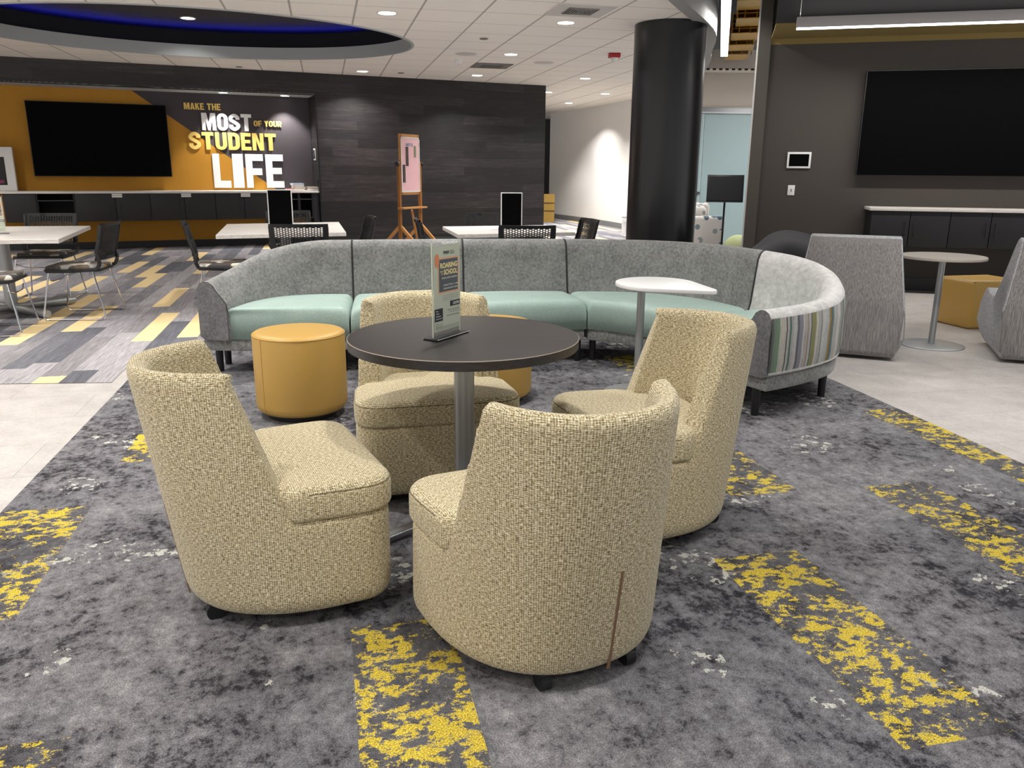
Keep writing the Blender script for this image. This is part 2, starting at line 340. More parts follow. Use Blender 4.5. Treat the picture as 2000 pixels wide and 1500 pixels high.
# ------------------------------------------------------------------ mesh helpers
def obj(name, bm, mat, parent=None, smooth=True, loc=None, rotz=None, mods=None, auto=True):
    me = D.meshes.new(name); bm.normal_update(); bm.to_mesh(me); bm.free()
    o = D.objects.new(name, me); COL.objects.link(o)
    for m_ in (mat if isinstance(mat, (list, tuple)) else [mat]): me.materials.append(M[m_] if isinstance(m_, str) else m_)
    if smooth:
        for f in me.polygons: f.use_smooth = True
        if auto: me.set_sharp_from_angle(angle=math.radians(38))
    else:
        for f in me.polygons: f.use_smooth = False
    if parent: o.parent = parent
    if loc is not None: o.location = loc
    if rotz is not None: o.rotation_euler = (0, 0, rotz)
    return o
def tag(o, label, cat, group=None, kind=None):
    o['label'] = label; o['category'] = cat
    if group: o['group'] = group
    if kind: o['kind'] = kind
    return o
def thing(name, label, cat, loc=(0, 0, 0), rotz=0, group=None):
    o = D.objects.new(name, None); o.empty_display_size = .1; COL.objects.link(o); o.location = loc; o.rotation_euler = (0, 0, rotz)
    return tag(o, label, cat, group)
def struct(name, bm, mat, **k):
    o = obj(name, bm, mat, **k); o['kind'] = 'structure'; return o
def dup(root, loc, rotz, label, group=None, name=None):
    r = root.copy(); COL.objects.link(r); r.location = loc; r.rotation_euler = (0, 0, rotz); r['label'] = label
    if group: r['group'] = group
    for ch in list(root.children):
        c = ch.copy(); COL.objects.link(c); c.parent = r
        for g in ch.children:
            d = g.copy(); COL.objects.link(d); d.parent = c
    return r
def box(bm, c, s, rot=None, bev=0):
    r = bmesh.ops.create_cube(bm, size=1); vs = r['verts']
    bmesh.ops.scale(bm, vec=s, verts=vs)
    if bev:
        es = list({e for v in vs for e in v.link_edges})
        rb = bmesh.ops.bevel(bm, geom=es, offset=bev, segments=3, affect='EDGES', profile=.5)
        vs = list({v for f in rb['faces'] for v in f.verts} | {v for v in vs if v.is_valid})
        vs = [v for v in vs if v.is_valid]
    mt = Matrix.Translation(c)
    if rot is not None: mt = mt @ (rot if isinstance(rot, Matrix) else Matrix.Rotation(rot, 4, 'Z'))
    bmesh.ops.transform(bm, matrix=mt, verts=vs); return bm
def B(c, s, rot=None, bev=0): return box(bmesh.new(), c, s, rot, bev)
def bar(bm, a, b_, w_, h_, bev=0):
    a, b_ = Vector(a), Vector(b_); d = b_-a; L = d.length
    q = d.to_track_quat('X', 'Z').to_matrix().to_4x4()
    return box(bm, (a+b_)/2, (L, w_, h_), q, bev)
def cyl(bm, a, b_, r1, r2=None, seg=24, cap=True):
    a, b_ = Vector(a), Vector(b_); d = b_-a; r2 = r1 if r2 is None else r2
    r = bmesh.ops.create_cone(bm, cap_ends=cap, segments=seg, radius1=r1, radius2=r2, depth=d.length)
    q = d.to_track_quat('Z', 'Y').to_matrix().to_4x4()
    bmesh.ops.transform(bm, matrix=Matrix.Translation((a+b_)/2) @ q, verts=r['verts']); return bm
def lathe(bm, prof, c=(0, 0), seg=48, sx=1, sy=1):
    rings = [[bm.verts.new((c[0]+sx*r*math.cos(2*pi*i/seg), c[1]+sy*r*math.sin(2*pi*i/seg), z)) for i in range(seg)] if r > 1e-6 else [bm.verts.new((c[0], c[1], z))] for r, z in prof]
    for a, b_ in zip(rings, rings[1:]):
        for i in range(seg):
            j = (i+1) % seg
            if len(a) == 1 and len(b_) == 1: continue
            if len(a) == 1: bm.faces.new((a[0], b_[j], b_[i]))
            elif len(b_) == 1: bm.faces.new((a[i], a[j], b_[0]))
            else: bm.faces.new((a[i], a[j], b_[j], b_[i]))
    bmesh.ops.recalc_face_normals(bm, faces=bm.faces); return bm
def tube(bm, pts, r, seg=8, closed=False):
    pts = [Vector(p) for p in pts]; n = len(pts); rings = []
    prev = None
    for i, p in enumerate(pts):
        a = pts[(i-1) % n] if (closed or i > 0) else p; b_ = pts[(i+1) % n] if (closed or i < n-1) else p
        t = (b_-a).normalized()
        if prev is None: x = t.orthogonal().normalized()
        else: x = (prev - t*prev.dot(t)).normalized()
        prev = x; y = t.cross(x)
        rings.append([bm.verts.new(p + r*(math.cos(2*pi*k/seg)*x + math.sin(2*pi*k/seg)*y)) for k in range(seg)])
    m = n if closed else n-1
    for i in range(m):
        a, b_ = rings[i], rings[(i+1) % n]
        for k in range(seg): bm.faces.new((a[k], a[(k+1) % seg], b_[(k+1) % seg], b_[k]))
    if not closed:
        bm.faces.new(rings[0][::-1]); bm.faces.new(rings[-1])
    return bm
def arcpts(corners, r, seg=5, closed=False):
    """round the corners of a 3D polyline"""
    P = [Vector(c) for c in corners]; out = []; n = len(P)
    for i, p in enumerate(P):
        if not closed and i in (0, n-1): out.append(p); continue
        a, b_ = P[(i-1) % n], P[(i+1) % n]
        u_, v_ = (a-p), (b_-p); rr = min(r, u_.length/2.01, v_.length/2.01); s, e = p+u_.normalized()*rr, p+v_.normalized()*rr
        for k in range(seg+1):
            t = k/seg; out.append((1-t)**2*s + 2*t*(1-t)*p + t*t*e)
    return out
def loft(bm, rings, cap=True, closed=True, uvs=None):
    R = [[bm.verts.new(p) for p in r] for r in rings]
    n = len(R[0])
    for a, b_ in zip(R, R[1:]):
        for i in range(n if closed else n-1):
            j = (i+1) % n; bm.faces.new((a[i], a[j], b_[j], b_[i]))
    if cap and closed: bm.faces.new(R[0][::-1]); bm.faces.new(R[-1])
    bmesh.ops.recalc_face_normals(bm, faces=bm.faces); return bm
def poly_offset(P, d):
    """inset a closed 2D polygon (ccw) by d"""
    n = len(P); out = []
    for i in range(n):
        a, p, c = Vector(P[i-1]), Vector(P[i]), Vector(P[(i+1) % n])
        e1, e2 = (p-a), (c-p)
        if e1.length < 1e-9: e1 = e2
        if e2.length < 1e-9: e2 = e1
        e1 = e1.normalized(); e2 = e2.normalized()
        n1, n2 = Vector((-e1.y, e1.x)), Vector((-e2.y, e2.x)); m_ = (n1+n2)
        m_ = m_.normalized() if m_.length > 1e-6 else n1
        k = max(.45, m_.dot(n1)); out.append(tuple(p + m_*d/k))
    return out
def ccw(P):
    A = sum(P[i-1][0]*P[i][1]-P[i][0]*P[i-1][1] for i in range(len(P)))
    return P if A > 0 else P[::-1]
def prism(bm, P, z0, z1, r=0, rb=0, seg=4, crown=0):
    """extruded polygon with rounded top (r) / bottom (rb) edges"""
    P = ccw([tuple(p) for p in P]); L = []
    if rb:
        for k in range(seg): a = pi/2*k/seg; L.append((rb*(1-math.sin(a)), z0+rb*(1-math.cos(a))))
        L.append((0, z0+rb))
    else: L.append((0, z0))
    if r:
        for k in range(seg+1): a = pi/2*k/seg; L.append((r*(1-math.cos(a)), z1-r*(1-math.sin(a))))
    else: L.append((0, z1))
    rings = [[(x, y, z) for x, y in (poly_offset(P, d) if d > 1e-6 else P)] for d, z in L]
    if crown:
        base = rings[-1]; cx, cy = sum(p[0] for p in base)/len(base), sum(p[1] for p in base)/len(base)
        for k in range(1, 7): f = 1-k/6.5; rings.append([(cx+(x-cx)*f, cy+(y-cy)*f, z1+crown*(1-f*f)) for x, y, _ in base])
    return loft(bm, rings)
def densify(P, step=.06, closed=True):
    out = []; n = len(P)
    for i in range(n if closed else n-1):
        a, b_ = Vector(P[i]), Vector(P[(i+1) % n]); k = max(1, int((b_-a).length/step))
        for j in range(k): out.append(tuple(a.lerp(b_, j/k)))
    if not closed: out.append(tuple(P[-1]))
    return out
def catmull(P, n=8):
    P = [Vector(p) for p in P]; Q = [2*P[0]-P[1]]+P+[2*P[-1]-P[-2]]; out = []
    for i in range(1, len(Q)-2):
        for k in range(n):
            t = k/n; a, b_, c, d = Q[i-1], Q[i], Q[i+1], Q[i+2]
            out.append(.5*((2*b_) + (c-a)*t + (2*a-5*b_+4*c-d)*t*t + (3*b_-a-3*c+d)*t**3))
    out.append(P[-1]); return out
def quad(bm, pts): bm.faces.new([bm.verts.new(p) for p in pts]); return bm
def text_bm(s, bold=.0, res=3):
    cu = D.curves.new('t', 'FONT'); cu.body = s; cu.offset = bold; cu.resolution_u = res; cu.extrude = 0
    o = D.objects.new('t', cu); COL.objects.link(o); bpy.context.view_layer.update()
    me = D.meshes.new_from_object(o); D.objects.remove(o); bm = bmesh.new(); bm.from_mesh(me); D.meshes.remove(me); D.curves.remove(cu)
    return bm
def put_text(dst, s, fr, x0, z0, x1, z1, depth=0, bold=.0, lift=0, shear=0):
    """lettering fitted to the rectangle x0..x1, z0..z1 of frame fr (4x4, local x right, z up, -y out)"""
    bm = text_bm(s, bold); vs = bm.verts
    if not vs: bm.free(); return
    ax, bx = min(v.co.x for v in vs), max(v.co.x for v in vs); ay, by = min(v.co.y for v in vs), max(v.co.y for v in vs)
    if depth:
        r = bmesh.ops.extrude_face_region(bm, geom=bm.faces[:])
        nv = [g for g in r['geom'] if isinstance(g, bmesh.types.BMVert)]
        for v in nv: v.co.z += 1
    for v in bm.verts:
        z = z0+(v.co.y-ay)/(by-ay)*(z1-z0)
        v.co = fr @ Vector((x0+(v.co.x-ax)/(bx-ax)*(x1-x0)+shear*(z-z0), -lift-v.co.z*depth, z))
    me = D.meshes.new('t'); bm.to_mesh(me); bm.free(); dst.from_mesh(me); D.meshes.remove(me)
def frect(dst, fr, x0, z0, x1, z1, lift=.0005):
    quad(dst, [fr @ Vector((x, -lift, z)) for x, z in ((x0, z0), (x1, z0), (x1, z1), (x0, z1))])
def frame_at(x, y, z, ang): return Matrix.Translation((x, y, z)) @ Matrix.Rotation(ang, 4, 'Z')

# ------------------------------------------------------------------ setting
def flat(P, z): bm = bmesh.new(); bm.faces.new([bm.verts.new((x, y, z)) for x, y in ccw(P)]); return bm
struct('floor', flat([(-16, -1.2), (8, -1.2), (8, 28), (-16, 28)], 0), 'vinyl', smooth=False)
def lx(y, x0=-1.98, y0=2.9, k=-.22): return x0+(y-y0)*k
CP = [(lx(-1.2), -1.2), (3.28, -1.2), (2.38, 3.54), (2.11, 4.97), (1.76, 6.9), (-2.68, 6.0), (-2.4, 4.81)]
o = struct('floor', prism(bmesh.new(), CP, 0, .004), 'carpet', smooth=False)
# plank carpet: one mesh, every plank its own face colour
FU = Vector((math.cos(FY), math.sin(FY))); FV = Vector((-math.sin(FY), math.cos(FY)))
W_, L_ = .1595, 1.322
me_bm = bmesh.new(); cl = me_bm.loops.layers.float_color.new('plank')
fix = {}  # row -> phase v and yellow planks
rowof = lambda u: math.floor((u+1.18)/W_)
yel = [(-1.40, 6.645), (-1.15, 6.74), (-2.05, 7.16), (-2.05, 9.78), (-1.57, 8.35), (-2.2, 10.73), (-2.53, 11.27), (-2.7, 9.6), (-2.37, 8.0), (-1.72, 4.25), (-2.45, 6.9), (-3.18, 9.3), (-3.0, 7.95), (-2.7, 13.4), (-1.88, 12.6), (-1.57, 11.0), (-3.0, 12.3), (-3.5, 9.76), (-3.5, 13.1), (-2.85, 5.9), (-3.3, 6.6)]
for u_, v_ in yel: fix.setdefault(rowof(u_), []).append(v_)
rnd = random.Random(11)
greys = [S(126, 124, 129), S(142, 139, 143), S(108, 108, 114), S(156, 153, 156), S(98, 98, 105), S(132, 129, 132)]
yc = S(224, 200, 152)
def clip_poly(P, a, b_, c):   # keep a*x+b*y<=c
    out = []
    for i in range(len(P)):
        p, q = P[i-1], P[i]; fp, fq = a*p[0]+b_*p[1]-c, a*q[0]+b_*q[1]-c
        if (fp <= 0) != (fq <= 0): t = fp/(fp-fq); out.append((p[0]+(q[0]-p[0])*t, p[1]+(q[1]-p[1])*t))
        if fq <= 0: out.append(q)
    return out
for r in range(-75, 60):
    u0 = -1.18+r*W_; ph = (fix[r][0] if r in fix else rnd.random()*L_) % L_
    k = int((2-ph)/L_)-1
    while ph+k*L_ < 29:
        v0 = ph+k*L_; v1 = v0+L_; k += 1
        if u0 > 3.25 and v0 < 9.5 or u0 > 7: rnd.random(); continue
        P = [tuple(FU*a+FV*b_) for a, b_ in ((u0, v0), (u0+W_, v0), (u0+W_, v1), (u0, v1))]
        # near border: vinyl edge left, patterned carpet right
        cx = sum(p[0] for p in P)/4
        isy = (r in fix and any(abs(v0-fv) < .45 for fv in fix[r]))
        rr = rnd.random()
        if r not in fix and rr < .09 and v0 > 8: isy = True
        if cx < -2.55: n_ = (.0854, -.9963); c0 = n_[0]*-3.17+n_[1]*4.84
        else: n_ = (.199, -.98); c0 = n_[0]*-2.68+n_[1]*6.0
        P = clip_poly(P, n_[0], n_[1], c0)
        if len(P) < 3: continue
        f = me_bm.faces.new([me_bm.verts.new((x, y, .003)) for x, y in P])
        g = rnd.choice(greys)
        for lp in f.loops: lp[cl] = (*yc, 0) if isy else (*g, 1)
struct('floor', me_bm, 'planks', smooth=False)

# ceiling of tiles with an elliptical opening and a curved right border
EC, EA, EB, ED = Vector((-3.911, 10.713)), 2.654, 1.947, math.radians(-159.4+180)
def ell(t, da=0): return EC + Vector((math.cos(ED), math.sin(ED)))*math.cos(t)*(EA+da) + Vector((-math.sin(ED), math.cos(ED)))*math.sin(t)*(EB+da)
arc = catmull([Vector(p) for p in [(-.6, 3.2), (.2, 5.0), (1.0, 6.8), (1.62, 8.337), (2.311, 10.037), (2.648, 11.66), (2.915, 12.986), (3.3, 16), (3.6, 20)]], 6)
outer = [(-16, -4), (-.6, -4)] + [tuple(p) for p in arc] + [(3.6, 28), (-16, 28)]
n_e = 96
bm = bmesh.new()
ov = [bm.verts.new((x, y, CZ)) for x, y in densify(outer, 1.5)]
iv = [bm.verts.new((*ell(2*pi*i/n_e), CZ)) for i in range(n_e)]
es = [bm.edges.new((ov[i-1], ov[i])) for i in range(len(ov))] + [bm.edges.new((iv[i-1], iv[i])) for i in range(n_e)]
bmesh.ops.triangle_fill(bm, edges=es, use_beauty=True, normal=(0, 0, -1))
struct('ceiling', bm, 'ceiling', smooth=False)
def ring_wall(bm, pf, z0, z1, n=96):
    loft(bm, [[(*pf(2*pi*i/n), z) for i in range(n)] for z in (z0, z1)], cap=False); return bm
bm = ring_wall(bmesh.new(), lambda t: ell(t), CZ-.012, CZ+.15)
loft(bm, [[(*ell(2*pi*i/n_e, d), z) for i in range(n_e)] for d, z in ((0, CZ-.012), (.035, CZ-.012), (.035, CZ+.01))], cap=False)
struct('trim_1', bm, 'fascia')
bm = ring_wall(bmesh.new(), lambda t: ell(t, .03), CZ+.14, CZ+.345)
struct('trim_2', bm, 'coveblack')
struct('trim_2', ring_wall(bmesh.new(), lambda t: ell(t, .4), CZ+.02, CZ+.42), 'coveblack')
bm = bmesh.new(); bm.faces.new([bm.verts.new((*ell(2*pi*i/n_e, .4), CZ+.42)) for i in range(n_e)][::-1]); struct('ceiling', bm, 'cove')
bm = bmesh.new(); tube(bm, [(*ell(2*pi*i/n_e, .16), CZ+.325) for i in range(n_e)], .012, closed=True)
tag(obj('led_strip', bm, 'blueled'), 'blue light strip glowing inside the oval ceiling recess', 'light strip')
# curved border band of the tile ceiling (underside lip and upstand)
bm = bmesh.new()
def side(p, q, d): t = (Vector(q)-Vector(p)).normalized(); return Vector((t.y, -t.x))*d
A_ = [Vector(p) for p in arc]; rings = []
for dd, z in ((-.14, CZ+.9), (-.14, CZ-.02), (0, CZ-.02), (0, CZ+.9)):
    rings.append([(*(A_[i]+side(A_[max(0, i-1)], A_[min(len(A_)-1, i+1)], dd)), z) for i in range(len(A_))])
loft(bm, rings, closed=False); struct('trim_3', bm, plain('edge_fascia', S(150, 149, 148), .8))
# dark upper ceiling over the right-hand side
struct('ceiling', flat([(-1.2, -4), (9, -4), (9, 28), (2.4, 28), (2.4, 10), (-1.2, 3)], 3.75), 'darkceil', smooth=False)

# wood wall with a recess
YW = math.radians(23.86); WX, WY = math.cos(YW), math.sin(YW); NX, NY = -WY, WX
def wl(s, d, z=0): return (.6+s*WX+d*NX, 16.32+s*WY+d*NY, z)    # s along wall (0 = right end), d behind its face
RS = -4.345  # recess right jamb
wall = D.objects.new('wall_back', None)
def wbox(bm, s0, s1, d0, d1, z0, z1): return box(bm, ((s0+s1)/2, (d0+d1)/2, (z0+z1)/2), (s1-s0, d1-d0, z1-z0))
MW = Matrix.Translation((.6, 16.32, 0)) @ Matrix.Rotation(YW, 4, 'Z')
def wobj(name, bm, mat, **k): o = struct(name, bm, mat, smooth=False, **k); o.matrix_world = MW; return o
bm = bmesh.new(); wbox(bm, RS, 0, 0, .6, 0, CZ+.02); wbox(bm, -16, RS, 0, .6, 2.53, CZ+.02); D.objects.remove(wall)
wobj('wall_back', bm, 'woodwall')
bm = bmesh.new(); wbox(bm, -16, RS+.0, .6, .7, 0, 2.53)
wobj('wall_recess', bm, 'purplegrey')
bm = bmesh.new()   # amber painted area: left and below the diagonal
sc0 = -6.24; 
def sw(x): return (x-.6-.6*NX)/WX
d0, d1 = sw(-6.24), sw(-4.187)
P = [(-16, .1), (RS, .1), (RS, .5), (d1, .972), (d0, 2.53), (-16, 2.53)]
# below the counter the paint is all amber
P = [(-16, .1), (RS-.02, .1), (RS-.02, .88), (d1+.06, .88), (d0, 2.53), (-16, 2.53)]
bm.faces.new([bm.verts.new((s, .597, z)) for s, z in P]); wobj('wall_recess', bm, 'orange')
bm = bmesh.new(); wbox(bm, RS-.02, RS, 0, .6, 0, 2.53); wobj('wall_jamb', bm, 'woodwall')
bm = bmesh.new(); wbox(bm, -16, RS-.02, .0, .6, 2.527, 2.55); wobj('trim_4', bm, 'fascia')
bm = bmesh.new(); wbox(bm, -16, RS-.02, -.008, .004, 2.52, 2.533); wbox(bm, RS-.008, RS+.004, -.008, .004, 0, 2.533); wobj('trim_5', bm, 'blackmetal')
bm = bmesh.new(); wbox(bm, -16, RS-.02, .585, .6, 0, .11); wobj('baseboard_recess', bm, 'base')
bm = bmesh.new(); wbox(bm, RS, 0, -.012, 0, 0, .1); wobj('baseboard_back', bm, 'base')
# far dark opening beyond the end of the wood wall, curved white wall, pale panels
bm = bmesh.new(); box(bm, (.2, 26.5, 1.44), (6, .1, 2.88)); struct('wall_far', bm, 'darkceil', smooth=False)
wc = catmull([Vector(p) for p in [(1.03, 24.1), (1.75, 22.2), (2.3, 20.5), (2.62, 19.2), (3.0, 17.6), (3.2, 15.9)]], 6)
bm = bmesh.new(); loft(bm, [[(p.x, p.y, z) for p in wc] for z in (0, CZ+.9)], closed=False); loft(bm, [[(p.x+.15, p.y+.05, z) for p in wc] for z in (0, CZ+.9)], closed=False)
quad(bm, [(wc[0].x, wc[0].y, 0), (wc[0].x+.15, wc[0].y+.05, 0), (wc[0].x+.15, wc[0].y+.05, CZ), (wc[0].x, wc[0].y, CZ)])
struct('wall_curved', bm, 'whitewall')
bm = bmesh.new(); loft(bm, [[(p.x-.015, p.y-.005, z) for p in wc] for z in (0, .13)], closed=False); struct('baseboard_curved', bm, 'greybase')
struct('wall_header', B((5.2, 15.75, 2.95), (4.6, .15, 1.0)), 'beige', smooth=False)
bm = bmesh.new(); box(bm, (5.2, 15.66, 2.41), (4.6, .05, .06)); box(bm, (5.2, 15.64, 2.45), (4.6, .04, .012)); box(bm, (5.2, 15.66, 2.36), (4.6, .03, .02)); struct('trim_6', bm, 'metal', smooth=False)
struct('door_1', B((3.32, 15.7, 1.18), (.36, .05, 2.36)), 'teal', smooth=False)
d2 = struct('door_2', B((5.5, 15.72, 1.18), (3.96, .05, 2.36)), 'teal', smooth=False)
hb = obj('door_handle', B((3.42, 15.65, .93), (.16, .03, .05)), 'metal', None)
tag(hb, 'small brushed metal pull on the pale blue door panel', 'handle')
# right-hand lounge: wall, fin, soffit
YR = math.radians(-14.28); RX, RY = math.cos(YR), math.sin(YR)
MR = Matrix.Translation((2.89, 9.81, 0)) @ Matrix.Rotation(YR, 4, 'Z')
def rbox(bm, s0, s1, d0, d1, z0, z1, bev=0): return box(bm, ((s0+s1)/2, (d0+d1)/2, (z0+z1)/2), (s1-s0, d1-d0, z1-z0), None, bev)
def robj(name, bm, mat, **k): o = struct(name, bm, mat, smooth=False, **k); o.matrix_world = MR; return o
bm = bmesh.new(); rbox(bm, 0, 6.5, 0, .15, 0, 3.75); robj('wall_right', bm, 'greywall')
bm = bmesh.new(); rbox(bm, -.135, -.001, -.05, .5, 0, 3.75); robj('wall_fin', bm, plain('taupe_fin_lit_tone', S(78, 73, 67), .8))  # fin colour lightened to imitate light caught on its face
bm = bmesh.new(); rbox(bm, -.150, -.134, -.054, .0, 0, 3.75); robj('trim_lit_edge', bm, 'fascia2')  # pale strip painted in place of the fin's lit side face
bm = bmesh.new(); rbox(bm, .02, 6.5, -.012, 0, 0, .15); robj('baseboard_right', bm, 'base')
bm = bmesh.new(); rbox(bm, .0, 6.5, -.9, -.002, 2.76, 2.78); rbox(bm, .0, 6.5, -.004, 0, 2.70, 2.77); robj('ceiling', bm, 'olive')
bm = bmesh.new(); rbox(bm, .0, 6.5, -.9, -.88, 2.78, 3.2); rbox(bm, -.1, 6.5, -4.2, -.9, 3.2, 3.22); robj('ceiling', bm, 'darkceil')
struct('trim_8', B((3.4, 15.2, 3.05), (2.4, .5, .02)), 'beige', smooth=False)
bm = bmesh.new()
for i in range(22): box(bm, (2.35+i*.11, 14.9, 3.03), (.055, .02, .03))
struct('trim_9', bm, 'blackplastic', smooth=False)

# column
bm = bmesh.new(); lathe(bm, [(.395, 0), (.395, 2.87), (.36, 2.875), (.36, 3.7)], (1.725, 9.66), 64)
tag(obj('column', bm, 'column'), 'tall round black column rising behind the curved sofa', 'column')

# ------------------------------------------------------------------ lounge chairs
CS = dict(W=.661, xf=.286, xb0=-.286, lean=.148, xs=.137, zt=.777, zs=.445, xe=-.057, ke=.335, Wt=-.02)
def chair_outline(z, grow=0):
    c = CS; xb = c['xb0']-c['lean']*(z-.04)-grow; w2 = c['W']/2+c['Wt']*(z-.04)+grow; xf = c['xf']+grow; r = .10; P = []
    for k in range(9): t = pi/2*k/8; P.append((xf-r+r*math.cos(t), w2-r+r*math.sin(t)))
    for k in range(25): t = pi/2*k/24; P.append((c['xs']-(c['xs']-xb)*math.sin(t)**(2/2.3), w2*math.cos(t)**(2/2.3) if k < 24 else 0))
    return P + [(x, -y) for x, y in P[::-1][1:]]
def resample(P, n):
    L = [0]
    for a, b_ in zip(P, P[1:]): L.append(L[-1]+math.dist(a, b_))
    out = []; j = 0
    for i in range(n):
        t = L[-1]*i/(n-1)
        while j < len(L)-2 and L[j+1] < t: j += 1
        k = (t-L[j])/max(1e-9, L[j+1]-L[j]); out.append((P[j][0]+(P[j+1][0]-P[j][0])*k, P[j][1]+(P[j+1][1]-P[j][1])*k))
    return out
def uv_fabric(me, cx=0, R=.33):
    ul = me.uv_layers.new(name='UVMap')
    for f in me.polygons:
        nz = abs(f.normal.z)
        for li in f.loop_indices:
            co = me.vertices[me.loops[li].vertex_index].co
            if nz > .72: ul.data[li].uv = (co.x+3, co.y+3)
            elif f.normal.x > .8: ul.data[li].uv = (co.y, co.z)
            elif abs(f.normal.y) > .93: ul.data[li].uv = (co.x+1, co.z)
            else:
                a = math.atan2(co.y, -(co.x-.02)); ul.data[li].uv = (a*R, co.z)
def lounge_chair(name, label, loc, rotz):
    t = thing(name, label, 'lounge chair', loc, rotz, 'woven lounge chairs around the round table')
    bm = bmesh.new(); P0 = chair_outline(.04)
    lv = [(.044, .045), (.050, .02), (.066, .006), (.095, 0), (.2, 0), (.32, 0), (.338, .004)]
    loft(bm, [[(x, y, z) for x, y in poly_offset(ccw(chair_outline(z)), d)] for z, d in lv])
    bm2 = bm
    K = 44; rings = []
    zt = CS['zt']
    for z, ins in [(.30, 0), (.38, 0), (.445, 0), (.5, 0), (.56, 0), (.62, 0), (.68, 0), (.73, 0), (zt-.03, 0), (zt-.014, .006), (zt-.004, .016), (zt, .03)]:
        xe = CS['xe']-CS['ke']*(z-CS['zs'])
        O = chair_outline(z); arc_ = []
        for a, b_ in zip(O, O[1:]):
            if (a[0] > xe) != (b_[0] > xe):
                k = (xe-a[0])/(b_[0]-a[0]); arc_.append((xe, a[1]+(b_[1]-a[1])*k))
            if b_[0] <= xe: arc_.append(b_)
        th = .105-.05*(z-.445)/.33 if z > .445 else .105
        outer = resample(arc_, K); inner = []
        for i in range(K):
            a, b_ = Vector(outer[max(0, i-1)]), Vector(outer[min(K-1, i+1)]); tt = (b_-a).normalized(); nn = Vector((-tt.y, tt.x))
            if nn.dot(Vector((.05, 0))-Vector(outer[i])) < 0: nn = -nn
            e = 1-abs(2*i/(K-1)-1)
            inner.append(Vector(outer[i])+nn*(th))
            if ins: outer[i] = tuple(Vector(outer[i])+nn*ins)
        if ins: inner = [p-(p-Vector(o_)).normalized()*ins for p, o_ in zip(inner, outer)]
        rings.append([(x, y, z) for x, y in outer]+[(p.x, p.y, z) for p in inner[::-1]])
    loft(bm, rings)
    me = D.meshes.new('tmp'); bm.to_mesh(me); bm.free(); tmp = D.objects.new('tmp', me); COL.objects.link(tmp)
    rm = tmp.modifiers.new('r', 'REMESH'); rm.mode = 'VOXEL'; rm.voxel_size = .0085; rm.use_smooth_shade = True
    sm = tmp.modifiers.new('s', 'SMOOTH'); sm.iterations = 7; sm.factor = .5
    dg = bpy.context.evaluated_depsgraph_get(); me2 = D.meshes.new_from_object(tmp.evaluated_get(dg)); D.objects.remove(tmp); D.meshes.remove(me)
    me2.name = 'shell'; me2.materials.clear(); me2.materials.append(M['weave']); uv_fabric(me2)
    for f in me2.polygons: f.use_smooth = True
    o = D.objects.new('shell', me2); COL.objects.link(o); o.parent = t
    # cushion
    F = [p for p in chair_outline(.39, .008) if p[0] > CS['xe']+.045]
    half = [p for p in F if p[1] > 0]
    half = [p for p in half if p[0] > .12]
    pts = half + [(CS['xe']+.052, .3215), (CS['xe']+.035, .308), (CS['xe']-.03, .262), (CS['xe']-.16, .2)]
    Pc = pts + [(x, -y) for x, y in pts[::-1]]
    Pc = densify(Pc, .03)
    bm = prism(bmesh.new(), Pc, .336, .438, r=.034, rb=.016, seg=5, crown=.012)
    c_ = obj('seat_cushion', bm, 'weave', t, auto=False); uv_fabric(c_.data)
    ring = [p for p in poly_offset(ccw(Pc), .004) if p[0] > CS['xe']+.055]
    # seam runs around the front edge
    i0 = max(range(len(ring)), key=lambda i: math.dist(ring[i-1], ring[i])); ring = ring[i0:]+ring[:i0]
    obj('piping', tube(bmesh.new(), [(x, y, .418) for x, y in ring], .0016, 6), 'seam', c_)
    # zip at the back of the shell
    zp = []
    for k in range(9):
        z = .05+.30*k/8; O = chair_outline(z); a = -.06; 
        q = min(O, key=lambda p: abs(math.atan2(p[1], -p[0])-a) if p[0] < 0 else 9); 
        zp.append((q[0]+.0015, q[1], z))
    bm = bmesh.new(); xs = [p[0] for p in zp]; yy = zp[0][1]
    for dy in (-.003, .003): tube(bm, [(p[0], yy+dy, p[2]) for p in zp], .0022, 6)
    tube(bm, [(p[0]-.001, yy, p[2]) for p in zp], .0018, 6)
    obj('zipper', bm, 'tan', t)
    for cx, cy in ((.19, .2), (.19, -.2), (-.225, .13), (-.225, -.13)):
        bm = bmesh.new(); cyl(bm, (cx-.0, cy-.015, .026), (cx, cy+.015, .026), .026, seg=24); box(bm, (cx, cy, .046), (.034, .036, .016)); obj('caster', bm, 'blackplastic', t)
    return t
c1 = lounge_chair('lounge_chair', 'beige woven lounge chair at the left of the round table, seat facing right', (-.737, 2.382, 0), .464)
dup(c1, (-.339, 3.304, 0), -1.334, 'beige woven lounge chair on the far side of the round table, half hidden behind it')
dup(c1, (.514, 2.935, 0), 3.443, 'beige woven lounge chair at the right of the round table, facing left')
dup(c1, (.101, 2.093, 0), 2.034, 'beige woven lounge chair nearest the camera, back turned and zip showing')

